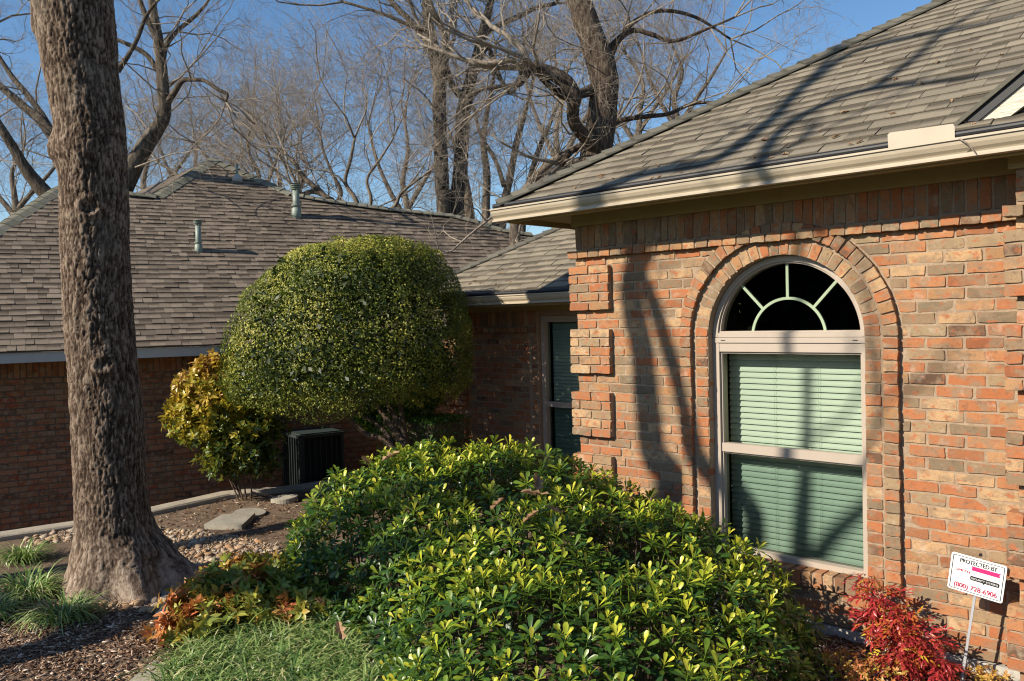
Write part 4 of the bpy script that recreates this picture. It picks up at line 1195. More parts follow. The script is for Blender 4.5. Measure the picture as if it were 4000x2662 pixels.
def pl(pts, dep, base_to=None):
    """list of (x, y, width) read from the photo in overview pixels, standing at a depth of dep metres (a list of depths is allowed)"""
    P = []; R = []
    for i, (x, y, w) in enumerate(pts):
        d = dep[i] if isinstance(dep, (list, tuple)) else dep
        P.append(vd(x, y, d)); R.append(w * VS / 2 * d / FPX)
    if base_to is not None:
        b = P[0].copy(); b[2] = base_to; P = [b] + P; R = [R[0] * 1.15] + R
    return P, R

# the big trunk at the left
def big_trunk():
    L = [(0, 80, 255), (60, 92, 262), (100, 99, 265), (160, 108, 268), (200, 116, 272), (260, 127, 279), (300, 133, 284), (330, 128, 286), (360, 128, 287), (400, 140, 288), (480, 145, 290), (560, 148, 291),
         (640, 151, 296), (720, 155, 300), (800, 160, 306), (850, 165, 312), (950, 172, 324), (1050, 176, 329), (1120, 178, 333), (1180, 180, 342), (1220, 179, 352), (1260, 176, 372)]
    dep = 6.59
    nA = 176; rows = []
    ys = np.concatenate([np.linspace(-700, 0, 40)[:-1], np.linspace(0, 1262, 430)])
    C_ = []; R_ = []
    for y in ys:
        if y < 0:
            l, r_ = 80 - .05 * y, 255 - .02 * y; l = 80 + y * -.12 ; r_ = 255 + y * .02
        else:
            l = np.interp(y, [a[0] for a in L], [a[1] for a in L]); r_ = np.interp(y, [a[0] for a in L], [a[2] for a in L])
        a, b = vd(l, y, dep), vd(r_, y, dep); C_.append((a + b) / 2); R_.append(max(.05, np.linalg.norm(b - a) / 2))
    # roots below
    c0 = C_[-1]; r0 = R_[-1]; zb = gz(c0[0], c0[1]) - .06
    for t in np.linspace(0, 1, 70)[1:]:
        z = c0[2] * (1 - t) + zb * t; C_.append(np.array([c0[0], c0[1], z])); R_.append(r0)
    C_ = np.array(C_); R_ = np.array(R_); k0 = len(ys)
    k = np.ones(7) / 7; 
    for a in range(3): C_[3:k0 - 3, a] = np.convolve(C_[:k0, a], k, 'valid')
    R_[3:k0 - 3] = np.convolve(R_[:k0], k, 'valid')
    th = np.arange(nA) * 2 * pi / nA
    m = len(C_)
    TH, II = np.meshgrid(th, np.arange(m)); Rr = R_[II]
    ztop = C_[k0 - 1, 2]; zz = C_[II.astype(int), 2]
    fl = np.clip((ztop + .25 - zz) / (ztop + .25 - zb), 0, 1)
    # flare lobes: camera-right root is the long one
    lobes = 0
    camr = atan2(_R0[1], _R0[0]); camf = atan2(-_F[1], -_F[0])
    for ang, amp, wd in ((camr + .12, 1.45, .34), (camr + pi, .42, .5), (camf - .25, .42, .42), (camf + .75, .5, .3), (camr + .55, .5, .3), (camf + pi, .5, .5), (camr - .9, .35, .3)):
        dlt = (TH - ang + pi) % (2 * pi) - pi
        lobes = lobes + amp * np.exp(-(dlt / wd) ** 2)
    Rr = Rr * (1 + fl ** 2.3 * (.18 + lobes)) 
    dirx = np.cos(TH); diry = np.sin(TH)
    P = np.stack([C_[II, 0] + Rr * dirx, C_[II, 1] + Rr * diry, zz], -1)
    q = P.reshape(-1, 3)
    cyl = np.stack([np.cos(TH) * .26, np.sin(TH) * .26, zz], -1).reshape(-1, 3)
    n1 = fbm(cyl * np.array([40, 40, 7.0]) + fbm(cyl * 5, 2)[:, None] * 1.2, 4)
    n1b = fbm(cyl * np.array([62, 62, 15.0]) + 40 + fbm(cyl * 9, 2)[:, None], 3)
    ridge = np.maximum(np.clip(1 - np.abs(n1 - .47) * 11, 0, 1), .75 * np.clip(1 - np.abs(n1b - .45) * 13, 0, 1))
    n2 = fbm(cyl * np.array([60, 60, 22]) + 5, 3)
    big = fbm(cyl * np.array([4, 4, 1.2]) + 11, 3) - .45
    keep = 1 - .45 * fl.reshape(-1) ** 1.5
    disp = (-ridge * .012 * keep + (n2 - .5) * .014 * keep + big * .04)
    # burls and knots
    def knot(x, y, rad, h, ring=False):
        nonlocal disp
        c = vd(x, y, dep - .24); d_ = np.linalg.norm(q - c, axis=1)
        if ring: disp += h * np.exp(-((d_ - rad) / (rad * .3)) ** 2) - h * 1.2 * np.exp(-(d_ / (rad * .6)) ** 2)
        else: disp += h * np.exp(-(d_ / rad) ** 2)
    knot(205, 475, .07, .02, True); knot(238, 840, .07, .014, True); knot(238, 850, .10, .028)
    c = vd(130, 345, dep); d_ = np.linalg.norm(q - c, axis=1); disp += .06 * np.exp(-(d_ / .12) ** 2)
    c = vd(88, 70, dep); d_ = np.linalg.norm(q - c, axis=1); disp += .05 * np.exp(-(d_ / .12) ** 2)
    q2 = q + np.stack([dirx, diry, dirx * 0], -1).reshape(-1, 3) * disp[:, None]
    idx = np.arange(m * nA).reshape(m, nA); nxt = np.roll(idx, -1, axis=1)
    Fc = np.stack([idx[:-1], idx[1:], nxt[1:], nxt[:-1]], -1).reshape(-1, 4)[:, ::-1]
    tone = np.clip(.52 - ridge * .5 * keep + (n2 - .5) * .35 + .2 * fl.reshape(-1), 0, 1)
    return mesh_np('trunk', q2, Fc, tone, smooth=True), C_
def bark_big():
    n = NT('deep_fissured_bark'); p = n.pos(); t = n.attr()
    f = n.noise(n.mapping(p, (1, 1, .35)), 70, 4, .75); l = n.noise(p, 2.6, 4, .7)
    k = n.math('ADD', t, n.math('MULTIPLY', n.math('SUBTRACT', f, .5), .7))
    c = n.ramp(k, [(.05, (.035, .023, .016)), (.3, (.12, .083, .06)), (.52, (.26, .195, .145)), (.8, (.44, .36, .285))])
    c = n.mix(n.ramp(l, [(.55, 0.0), (.7, .2)]), c, (.3, .26, .21)); n.bump(f, 1.0, .016)
    return n.fin(c, .95, .1)
MAT['bark_big'] = bark_big()
bt = empty('large_tree'); prop(bt, 'thick rough barked tree trunk standing in the river stones at far left', 'tree')
me, _c = big_trunk(); link('trunk', me, MAT['bark_big'], bt)
# its crown is above the frame: a few limbs only, they throw the shade on the roof of the neighbour
top = _c[0]
out = {}
for k in range(3):
    a = 2.6 + k * .9; grow(out, top - np.array([0, 0, .2 * k]), unit(np.array([cos(a), sin(a), 1.4])), 3.0, .09, 0, 3, rr, .3, .18, (3, 3, 3, 2))
for lev in (0, 1):
    for pts, rad in out[lev]:
        P, R = (smooth_poly(pts, rad, 3)); v, f = tube_arr(P, R, 8, True); link('branch', mesh_np('branch', v, f, np.zeros(len(v)), smooth=True), MAT['bark_far'], bt)
o = link('twigs', polys_mesh(out[2] + out[3], 3, 'twigs'), MAT['twig'], bt); o['kind'] = 'stuff'

# tree behind the big trunk
L = [pl([(225, 560, 60), (255, 480, 58), (290, 415, 48), (325, 350, 40), (360, 300, 34), (378, 260, 30), (375, 200, 27), (370, 140, 24), (362, 80, 22), (352, 20, 18), (345, -60, 14)], 14.0, -1.0),
     pl([(225, 560, 50), (150, 490, 40), (100, 440, 34), (60, 390, 26), (30, 340, 22), (0, 290, 18), (-40, 230, 14)], [14, 13.9, 13.8, 13.7, 13.6, 13.5, 13.4]),
     pl([(215, 500, 34), (170, 400, 28), (125, 320, 24), (90, 275, 22), (60, 250, 19), (0, 198, 15), (-50, 160, 12)], [14, 14.2, 14.4, 14.5, 14.6, 14.7, 14.8]),
     pl([(118, 300, 16), (90, 255, 14), (60, 215, 13), (30, 180, 12), (0, 135, 10), (-30, 90, 8)], [14.5, 14.7, 14.8, 15, 15, 15.2]),
     pl([(380, 245, 16), (400, 215, 14), (420, 186, 11), (440, 184, 10), (470, 186, 9), (500, 205, 8), (522, 217, 8), (520, 235, 5)], [14, 13.9, 13.8, 13.7, 13.6, 13.5, 13.5, 13.5]),
     pl([(373, 150, 15), (382, 105, 12), (410, 70, 10), (440, 45, 9), (470, 15, 7), (490, -15, 5)], 14.2),
     pl([(368, 100, 16), (350, 70, 13), (335, 35, 12), (322, 0, 11), (315, -40, 9)], 13.8),
     pl([(270, 165, 14), (300, 120, 10), (320, 80, 9), (335, 40, 8), (360, 5, 7)], 12.8),
     pl([(372, 175, 14), (340, 130, 11), (310, 110, 10), (265, 90, 8)], 14.4)]
t_ = tree_from_limbs('bare_tree', L, 'bark_far', 'bare forking tree with pale mottled limbs behind the big trunk', rr, base=2.5, sprout=(1.0, 2.4), dens=1.6, maxlev=4, kids=(4, 4, 4, 3))
add_sprays(t_, L, 10, rr, .45, .9)

# twin-trunk tree in the middle
L = [pl([(1022, 500, 34), (1018, 440, 33), (1014, 360, 32), (1012, 300, 31), (1010, 240, 31), (1012, 190, 32), (1005, 140, 33), (992, 95, 28), (985, 50, 24), (982, 0, 22), (978, -80, 18)], 17.0, -.9),
     pl([(1050, 500, 38), (1055, 440, 36), (1060, 380, 33), (1063, 320, 31), (1066, 260, 34), (1075, 215, 30), (1088, 165, 25), (1100, 120, 24), (1112, 70, 22), (1125, 20, 18), (1140, -60, 14)], 17.3, -.9),
     pl([(1015, 170, 18), (1030, 120, 14), (1022, 80, 13), (1000, 40, 12), (985, -20, 9)], 16.8),
     pl([(1000, 120, 20), (970, 80, 16), (940, 45, 15), (905, 10, 13), (880, -30, 10)], 17),
     pl([(1065, 225, 20), (1040, 195, 15), (1025, 150, 14), (1018, 130, 14)], [17.3, 17.1, 17, 17]),
     pl([(1075, 225, 13), (1110, 205, 12), (1150, 200, 11), (1185, 195, 10), (1215, 178, 8)], 17),
     pl([(1100, 130, 15), (1115, 80, 14), (1145, 60, 13), (1190, 40, 12), (1230, 20, 11), (1280, 8, 9)], 17.6),
     pl([(985, 70, 12), (950, 62, 10), (900, 40, 8), (850, 22, 7), (790, 5, 6)], 16.5),
     pl([(1090, 170, 12), (1120, 110, 12), (1135, 140, 11), (1150, 180, 12), (1175, 215, 11), (1195, 185, 9)], 17.8)]
t_ = tree_from_limbs('bare_tree', L, 'bark_far', 'tall bare tree with two dark upright trunks rising behind the roofs in the middle', rr, base=3.2, sprout=(1.2, 2.8), dens=1.7, maxlev=4, kids=(4, 4, 4, 3), split_trunk=2)
add_sprays(t_, L, 20, rr, .7, 1.2)

# crooked tree with a dead bent limb
L = [pl([(1365, 470, 80), (1368, 400, 76), (1372, 350, 74), (1382, 290, 70), (1388, 240, 66), (1390, 190, 66), (1380, 140, 64), (1362, 90, 60), (1345, 40, 58), (1330, -10, 55), (1320, -80, 48)], 11.5, -.3),
     pl([(1375, 345, 40), (1345, 315, 32), (1322, 285, 30), (1318, 250, 30), (1322, 220, 32), (1305, 192, 34), (1280, 175, 34), (1250, 162, 30), (1222, 158, 22)], [11.4, 11.2, 11, 10.9, 10.8, 10.8, 10.8, 10.8, 10.8]),
     pl([(1222, 160, 20), (1205, 175, 22), (1195, 192, 18), (1186, 196, 6)], 10.8),
     pl([(1380, 200, 30), (1340, 215, 22), (1305, 222, 22), (1275, 205, 18), (1245, 180, 14)], [11.5, 11.3, 11.1, 11.0, 10.9]),
     pl([(1395, 120, 18), (1430, 85, 14), (1460, 70, 12), (1500, 80, 11), (1550, 95, 9), (1620, 70, 7), (1690, 40, 5)], 11.8),
     pl([(1400, 285, 14), (1440, 275, 12), (1490, 268, 11), (1540, 262, 9), (1590, 240, 8), (1650, 235, 6)], 12),
     pl([(1370, 330, 16), (1320, 345, 14), (1290, 380, 14)], 11.8),
     pl([(1360, 80, 15), (1375, 150, 12), (1400, 60, 12), (1460, 20, 10), (1520, -20, 8)], 12.3)]
L[7] = pl([(1395, 160, 16), (1420, 100, 12), (1460, 50, 10), (1520, 25, 9), (1600, 40, 7), (1680, 90, 5)], 12.6)
t_ = tree_from_limbs('crooked_tree', L, 'bark', 'thick dark leaning tree with a dead bent limb behind the grey roof', rr, base=4.0, sprout=(1.0, 2.4), dens=2.3, maxlev=4, kids=(5, 4, 4, 3))
add_sprays(t_, L, 12, rr, .45, .85)

# multi-stem tree between them, thin and pale
L = [pl([(1185, 545, 26), (1190, 480, 24), (1215, 430, 22), (1250, 390, 20), (1290, 360, 18), (1345, 330, 14), (1400, 300, 10)], 15, -.5),
     pl([(1060, 600, 40), (1110, 545, 36), (1150, 505, 32), (1190, 462, 30), (1225, 430, 28), (1270, 400, 24), (1320, 375, 20), (1370, 360, 14)], 18.0),
     pl([(1120, 560, 22), (1118, 480, 20), (1120, 400, 17), (1112, 330, 15), (1120, 260, 12), (1135, 180, 9), (1140, 100, 7)], 19),
     pl([(1150, 560, 22), (1160, 470, 19), (1175, 400, 17), (1188, 330, 15), (1205, 270, 12), (1225, 190, 9), (1240, 100, 6)], 19.5),
     pl([(1085, 560, 26), (1078, 480, 24), (1070, 420, 20), (1060, 380, 14), (1050, 350, 10)], 20),
     pl([(1200, 560, 18), (1205, 480, 16), (1222, 400, 14), (1245, 330, 12), (1275, 260, 9), (1300, 180, 7)], 20),
     pl([(1160, 430, 12), (1140, 370, 10), (1105, 310, 9), (1090, 250, 7), (1060, 190, 5)], 19)]
t_ = tree_from_limbs('multi_stem_tree', L, 'bark_pale', 'pale multi stemmed bare tree just right of the twin dark trunks', rr, base=3.0, sprout=(1.2, 2.4), dens=1.5, maxlev=4, kids=(4, 4, 4, 3), split_trunk=6)
add_sprays(t_, L, 20, rr, .7, 1.2)

# distant bare trees
def far_tree(limbs, label, group='bare trees beyond the roofs', mat='bark_pale', sprout=(1.6, 3.2), dens=1.9, kids=(4, 5, 4, 3)):
    k_ = .68 if limbs[0][0][-1] @ _R < 0.0 else .85
    limbs = [([np.array([p[0], p[1], 2 + (p[2] - 2) * k_]) if p[2] > 2 else p for p in P_q], [x_ * 1.15 for x_ in R_q]) for P_q, R_q in limbs]
    t_ = tree_from_limbs('bare_tree', limbs, mat, label, rr, group, base=2.5, sprout=sprout, dens=dens * .45, maxlev=4, kids=kids, up=.25)
    add_sprays(t_, limbs, 11, rr, .9, 1.6); return t_
d = 22
far_tree([pl([(545, 430, 20), (545, 385, 18), (555, 340, 13), (575, 290, 11), (590, 240, 9), (570, 180, 7), (560, 120, 5)], d, -1), pl([(548, 390, 14), (510, 350, 11), (470, 300, 9), (430, 270, 7), (395, 230, 6), (360, 200, 4)], d),
          pl([(550, 380, 12), (530, 330, 10), (505, 270, 8), (480, 200, 6), (440, 130, 4)], d), pl([(552, 360, 12), (600, 300, 9), (620, 230, 7), (640, 150, 5), (650, 90, 3)], d)], 'small bare tree fanning out directly behind the peak of the brown roof')
d = 24
far_tree([pl([(700, 470, 18), (695, 420, 16), (680, 370, 12), (665, 320, 10), (690, 260, 8), (650, 200, 6), (640, 120, 4)], d, -1), pl([(700, 430, 13), (745, 380, 10), (780, 310, 9), (760, 240, 7), (740, 170, 5), (730, 100, 4)], d), pl([(690, 400, 10), (640, 350, 8), (610, 300, 6), (580, 260, 4)], d)],
         'slim bare tree with pale bark rising behind the tall vent pipe')
d = 19
far_tree([pl([(790, 500, 22), (780, 440, 18), (765, 400, 15), (740, 370, 12), (705, 350, 9), (690, 320, 7)], d, -1), pl([(795, 470, 16), (760, 390, 12), (745, 320, 11), (700, 260, 10), (670, 200, 8), (620, 130, 6), (580, 70, 4)], d), pl([(762, 330, 10), (720, 300, 10), (690, 310, 9)], d)],
         'bare tree with a hooked dark limb left of the slender forked tree')
d = 18
far_tree([pl([(838, 500, 18), (842, 450, 16), (838, 420, 14), (820, 380, 11), (815, 330, 10), (790, 270, 8), (800, 200, 7), (810, 120, 5)], d, -1), pl([(845, 430, 10), (870, 390, 9), (905, 350, 8), (918, 310, 6), (950, 270, 5), (980, 240, 3)], d), pl([(838, 400, 9), (850, 330, 7), (840, 260, 6), (870, 190, 5), (900, 120, 3)], d)],
         'slender forked bare tree low behind the ridge left of the twin trunks')
d = 26
far_tree([pl([(620, 480, 16), (625, 430, 15), (628, 380, 13), (615, 330, 11), (640, 270, 9), (620, 200, 7), (600, 130, 5)], d, -1), pl([(626, 390, 10), (660, 340, 8), (690, 280, 7), (700, 210, 5)], d), pl([(620, 350, 10), (580, 300, 8), (545, 250, 6), (520, 190, 4)], d)],
         'bare tree with peach tinted twigs left of the tall vent pipe')
d = 30
for k, (x, lab) in enumerate([(30, 'bare tree at the far left edge of the skyline'), (330, 'bare twiggy tree between the big trunk and the roof peak'), (450, 'bare tree low behind the left slope of the roof peak'), (930, 'bare tree just left of the twin trunks far behind'), (1290, 'bare tree behind the dead bent limb'), (1460, 'bare tree right of the crooked tree above the grey roof'), (1560, 'rightmost bare tree behind the grey roof')]):
    h = [430, 430, 420, 480, 400, 320, 290][k]; t = [150, 120, 130, 60, 40, 20, -10][k]
    far_tree([pl([(x, h, 16), (x + rr.uniform(-8, 8), h * .75 + t * .25, 14), (x + rr.uniform(-14, 14), h * .5 + t * .5, 11), (x + rr.uniform(-20, 20), h * .25 + t * .75, 8), (x + rr.uniform(-24, 24), t, 5)], d, -1),
              pl([(x, h * .8 + t * .2, 11), (x - 40, h * .55 + t * .45, 9), (x - 70, h * .3 + t * .7, 7), (x - 90, t + 10, 4)], d),
              pl([(x, h * .75 + t * .25, 11), (x + 40, h * .5 + t * .5, 9), (x + 75, h * .3 + t * .7, 7), (x + 110, t + 20, 4)], d)], lab, sprout=(2.0, 3.6), dens=2.0)
# a grey wood far off that closes the gaps low between the trunks
mb_out = {}
for k in range(26):
    x = rr.uniform(-100, 1750); dd_ = rr.uniform(42, 60)
    p = vd(x, 560 - .12 * x, dd_); p[2] = -1
    grow(mb_out, p, np.array([0, 0, 1.0]), rr.uniform(6, 10), .16, 0, 3, rr, .35, .12, (9, 6, 5), (25, 50), .5)
o = link('far_wood', polys_mesh([q for l in mb_out.values() for q in l], 3, 'far_wood'), MAT['bark_pale']); prop(o, 'distant grey brown bare wood low behind the roofs', 'wood', kind='stuff')

# trees on the street side (outside the frame, left of the camera): their shadows fall on the scene
def back(pt, Yc, w):
    """where the limb stands, in the vertical plane Y = Yc, that throws a shadow at pt"""
    pt = np.array(pt); k = (pt[1] - Yc) / SUN[1]; return pt - SUN * k
YT = -3.0
def shadow_limb(pts, rad, Yc=YT): return [back(p, Yc, 0) for p in pts], rad
vw = lambda x, y: on_y(x * VS, y * VS, D)          # a point on the brick wall
def vroof(x, y):
    d = ray(x * VS, y * VS); n = np.array([0, -SL, 1.0]); t = ((EC - EYE) @ n) / (d @ n); return EYE + d * t
vg = lambda x, y: on_z(x * VS, y * VS, -.1)
t1 = [vg(60, 1500), vg(420, 1362)]
fork = back(vg(400, 1408), YT, 0)
b0 = back(vg(-60, 1530), YT, 0); b0g = b0.copy(); b0g[2] = -.1
limbA = [b0g, b0, fork] + [back(p, YT, 0) for p in (vw(1525, 1180), vw(1500, 1040), vw(1480, 830), vw(1455, 640), vroof(1480, 402), vroof(1640, 372), vroof(1760, 290), vroof(1850, 200), vroof(1915, 130))]
limbA = [limbA[0], limbA[1], back(vg(245, 1435), YT, 0)] + limbA[2:]
radA = [.17, .17, .15, .13, .12, .115, .105, .10, .085, .075, .065, .05, .035]
limbB = [back(p, YT, 0) for p in (vw(1640, 1260), vw(1600, 1040), vw(1560, 880), vw(1500, 690), vw(1470, 590), vroof(1500, 398))]
limbB = [fork] + limbB
radB = [.1, .085, .08, .07, .06, .05, .035]
limbC = [back(p, YT, 0) for p in (vw(1790, 1420), vw(1775, 1240), vw(1785, 1060), vw(1790, 900), vw(1800, 700), vroof(1840, 330))]
limbC = [fork] + limbC
radC = [.09, .075, .07, .05, .035, .03, .025]
limbD = [back(p, YT, 0) for p in (vw(1780, 1290), vw(1850, 1190), vw(1930, 1110), vw(2010, 1000))]
radD = [.055, .05, .04, .02]
limbE = [back(p, YT, 0) for p in (vroof(1700, 335), vroof(1745, 380), vroof(1780, 330))]
limbG = [back(p, YT, 0) for p in (vroof(1740, 400), vroof(1790, 310), vroof(1880, 250), vroof(2010, 205), vroof(2200, 185), vroof(2380, 150))]
limbH = [back(p, YT, 0) for p in (vroof(1850, 200), vroof(1950, 130), vroof(2080, 90), vroof(2250, 60), vroof(2400, 20))]
limbI = [back(p, YT, 0) for p in (vroof(2010, 205), vroof(2100, 140), vroof(2180, 70), vroof(2300, 0))]
tree_from_limbs('street_tree', [(limbA, radA), (limbG, [.055, .05, .05, .045, .035, .02]), (limbH, [.06, .055, .05, .035, .02]), (limbI, [.045, .04, .035, .02]), (limbB, radB), (limbC, radC), (limbD, radD)], 'bark', 'bare branching tree out of view whose shadow crosses the brick wall', rr, base=6.5, sprout=(.8, 1.6), dens=.5, maxlev=2, kids=(3, 3, 2), up=.3)
b2 = back(vg(-150, 1405), YT - 1, 0); b2[2] = -.1
limbF = [b2, back(vg(-150, 1405), YT - 1, 0), back(vg(0, 1412), YT - 1, 0), back(vg(200, 1419), YT - 1, 0), back(vg(330, 1420), YT - 1, 0)]
tr2 = [b2, b2 + np.array([-.3, 0, 2.5]), b2 + np.array([-1.0, .1, 5]), b2 + np.array([-1.9, .2, 7]), b2 + np.array([-2.3, .2, 9.5]), b2 + np.array([-3.2, 0, 12])]
tree_from_limbs('street_tree', [(tr2, [.2, .16, .14, .12, .09, .05]), (limbF, [.16, .13, .11, .08, .03])], 'bark', 'second bare tree out of view left whose shadow crosses the mulch', rr, base=4.5, sprout=(1.0, 1.8), dens=.45, maxlev=2, kids=(3, 3, 2), up=.3)

# ------------------------------------------------------------------ leaves
def leaf(L, w, fold=.25, curl=.2, tipw=.55, n=4, tone=0.0):
    """leaf in its own frame: grows along +y from the origin, faces +z"""
    V = []; 
    for i in range(n + 1):
        t = i / n; ww = w * (sin(pi * min(1, t ** (1 / (2 * tipw)) if tipw > .5 else t)) ** .8) * .5 if 0 < t < 1 else w * .04
        y = L * t; z = -curl * L * t * t
        V += [(-ww, y, z + fold * ww), (0, y, z), (ww, y, z + fold * ww)]
    Fc = []
    for i in range(n):
        a = i * 3; Fc += [(a, a + 1, a + 4, a + 3), (a + 1, a + 2, a + 5, a + 4)]
    return np.array(V), np.array(Fc), np.full(len(V), tone)
def obov(L, w, n=4, tone=0.0, curl=.15, fold=.3):
    V = []; ws = [.06, .38, .78, 1.0, .55][:n + 1] if n == 4 else [.08, .7, .9]
    for i in range(n + 1):
        t = [0, .3, .6, .82, 1.0][i] if n == 4 else i / n
        ww = w * ws[i] * .5; V += [(-ww, L * t, -curl * L * t * t + fold * ww), (0, L * t, -curl * L * t * t), (ww, L * t, -curl * L * t * t + fold * ww)]
    Fc = []
    for i in range(n):
        a = i * 3; Fc += [(a, a + 1, a + 4, a + 3), (a + 1, a + 2, a + 5, a + 4)]
    return np.array(V), np.array(Fc), np.full(len(V), tone)
def leaf4(L, w, tone=0.0, fold=.25):
    return np.array([(0, 0, 0), (-w / 2, L * .5, fold * w), (0, L, -L * .08), (w / 2, L * .5, fold * w)]), np.array([(0, 1, 2, 3)]), np.full(4, tone)
def place(v, M): return v @ M[:3, :3].T + M[:3, 3]
def rotm(az, el, off=(0, 0, 0)):
    """leaf along +y raised by el, turned by az about z"""
    ce, se = cos(el), sin(el); Rx = np.array([[1, 0, 0], [0, ce, -se], [0, se, ce]])
    ca, sa = cos(az), sin(az); Rz = np.array([[ca, -sa, 0], [sa, ca, 0], [0, 0, 1]])
    M = np.eye(4); M[:3, :3] = Rz @ Rx; M[:3, 3] = off; return M
def rosette(rr, young_lit):
    V = []; Fc = []; T = []; c = 0
    n = rr.randint(8, 11)
    for i in range(n):
        t = i / (n - 1); az = i * 2.4 + rr.uniform(-.25, .25)
        el = radians(4 + 62 * t * (.95 if young_lit else .7) + rr.uniform(-12, 12)); L = .072 * (1 - .32 * t) * rr.uniform(.85, 1.15)
        tone = (.30 + .62 * t if young_lit else .12 + .42 * t) + rr.uniform(-.08, .08)
        v, f, tt = obov(L, L * .36, 4, tone, rr.uniform(.05, .25), rr.uniform(.15, .45))
        M = rotm(az, el, (0, 0, -.028 + .028 * t)); v[:, 1] += .004; V.append(place(v, M)); Fc.append(f + c); T.append(tt); c += len(v)
    v, f = tube_arr([(0, 0, -.09), (0, 0, -.0)], [.0028, .002], 4, False); V.append(np.array(v)); Fc.append(np.array(f) + c); T.append(np.full(len(v), .55))
    return np.concatenate(V), np.concatenate(Fc), np.clip(np.concatenate(T), 0, 1)
rr = random.Random(21)
ROS = [rosette(rr, k < 8) for k in range(16)]
FOOT = [(-5.85, 3.4), (-5.85, 3.95), (-5.2, 4.55), (-4.4, 4.85), (-3.7, 4.92), (-2.9, 4.86), (-2.3, 4.84), (-1.97, 4.66), (-1.88, 4.3), (-1.72, 3.7), (-1.5, 3.0), (-1.5, 2.2), (-2.1, 1.95), (-2.75, 2.15), (-3.3, 2.5), (-3.9, 2.9), (-4.5, 3.12), (-5.35, 3.1)]
HP = [(-5.4, 3.55, .55), (-5.12, 3.5, .78), (-5.05, 3.85, .93), (-4.95, 4.2, .99), (-4.1, 4.35, .99), (-3.68, 4.45, .95), (-3.35, 4.5, .82), (-3.0, 4.5, .76), (-2.65, 4.45, .66), (-2.4, 4.45, .60), (-2.25, 4.5, .55), (-2.07, 4.4, .47), (-3.0, 3.0, .66),
      (-3.8, 2.9, .58), (-2.45, 2.5, .36), (-1.95, 2.9, .40), (-1.9, 3.6, .38), (-2.5, 3.6, .58), (-3.4, 3.7, .78), (-4.3, 3.5, .78), (-4.6, 3.2, .6), (-3.2, 2.5, .42)]
def seg_d(x, y, poly):
    b = 9
    for i in range(len(poly)):
        ax, ay = poly[i]; bx_, by = poly[(i + 1) % len(poly)]; t = max(0, min(1, ((x - ax) * (bx_ - ax) + (y - ay) * (by - ay)) / ((bx_ - ax) ** 2 + (by - ay) ** 2)))
        b = min(b, math.hypot(x - ax - t * (bx_ - ax), y - ay - t * (by - ay)))
    return b
def shrub_h(x, y):
    w = [(1 / ((x - a) ** 2 + (y - b) ** 2 + .02) ** 1.6, h) for a, b, h in HP]
    h = sum(a * b for a, b in w) / sum(a for a, b in w)
    d = seg_d(x, y, FOOT); e = min(1, d / .42)
    lump = .17 * (float(vnoise(np.array([[x * 2.6, y * 2.6, 1.5]]))[0]) - .5) + .12 * (float(vnoise(np.array([[x * 6, y * 6, 4.5]]))[0]) - .5)
    return -.1 + (h + .1 + lump) * (1 - (1 - e) ** 2.4)
def shrub_n(x, y):
    e = .05; gx_ = (shrub_h(x + e, y) - shrub_h(x - e, y)) / (2 * e); gy_ = (shrub_h(x, y + e) - shrub_h(x, y - e)) / (2 * e)
    return unit(np.array([-gx_, -gy_, 1.0]))
shrub = empty('glossy_shrub'); prop(shrub, 'wide low shrub with glossy whorled yellow green leaves in front of the brick wall', 'shrub')
hs = {}
cell = .076; pts = []
xs = np.arange(-5.8, -1.45, cell)
for x0 in xs:
    for y0 in np.arange(1.9, 4.95, cell):
        x = x0 + rr.uniform(-.5, .5) * cell; y = y0 + rr.uniform(-.5, .5) * cell
        if not inside(x, y, FOOT): continue
        nrm = shrub_n(x, y); h = shrub_h(x, y)
        k = min(5, 1 / max(.2, nrm[2]))
        for q in range(int(k + rr.random())):
            t = rr.random(); jit = (q > 0) * .5
            px = np.array([x, y, h + .0]) + nrm * rr.uniform(-.05, .035) - (np.array([nrm[0], nrm[1], 0]) * 0) + np.array([rr.uniform(-.5, .5) * cell, rr.uniform(-.5, .5) * cell, -rr.random() * .16 * q])
            pts.append((px, nrm))
mats = []
for p, nrm in pts:
    z = unit(nrm * .8 + np.array([0, 0, .75]) + np.array([rr.gauss(0, .28), rr.gauss(0, .28), 0])); young_lit = rr.random() < .62
    patch = float(vnoise(np.array([[p[0] * 3.1, p[1] * 3.1, 8.5]]))[0])
    if patch < .36 and rr.random() < .5: continue
    young_lit = rr.random() < (.3 + .9 * patch) * min(1, max(.16, nrm[2] * 1.6 - .3))  # fewer pale rosettes on flanks: lit top and shaded sides put into colour
    mats.append((rr.randrange(8) if young_lit else 8 + rr.randrange(8), frame_mat(p, z, rr.uniform(0, 6.3), rr.uniform(.8, 1.4))))
def depth_of(p): return (np.array(p) - EYE) @ _F
def in_view(p, m=0):
    d = np.array(p) - EYE; z = d @ _F
    return z > .3 and abs(FPX * (d @ _R) / z) < 2000 + m and abs(FPX * (d @ _U) / z) < 1331 + m
order = sorted(range(len(mats)), key=lambda i: depth_of(mats[i][1][:3, 3]) if in_view(mats[i][1][:3, 3]) else 99)
ROSM = [mesh_np('leaf_rosette', *r[:2], r[2], smooth=True) for r in ROS]
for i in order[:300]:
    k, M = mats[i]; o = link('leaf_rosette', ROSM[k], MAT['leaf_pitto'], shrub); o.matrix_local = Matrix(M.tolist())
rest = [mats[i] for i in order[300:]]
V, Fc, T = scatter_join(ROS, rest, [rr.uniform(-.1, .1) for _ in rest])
o = link('leaf_rosette', mesh_np('leaf_rosettes', V, Fc, T, smooth=True), MAT['leaf_pitto'], shrub); o['kind'] = 'stuff'
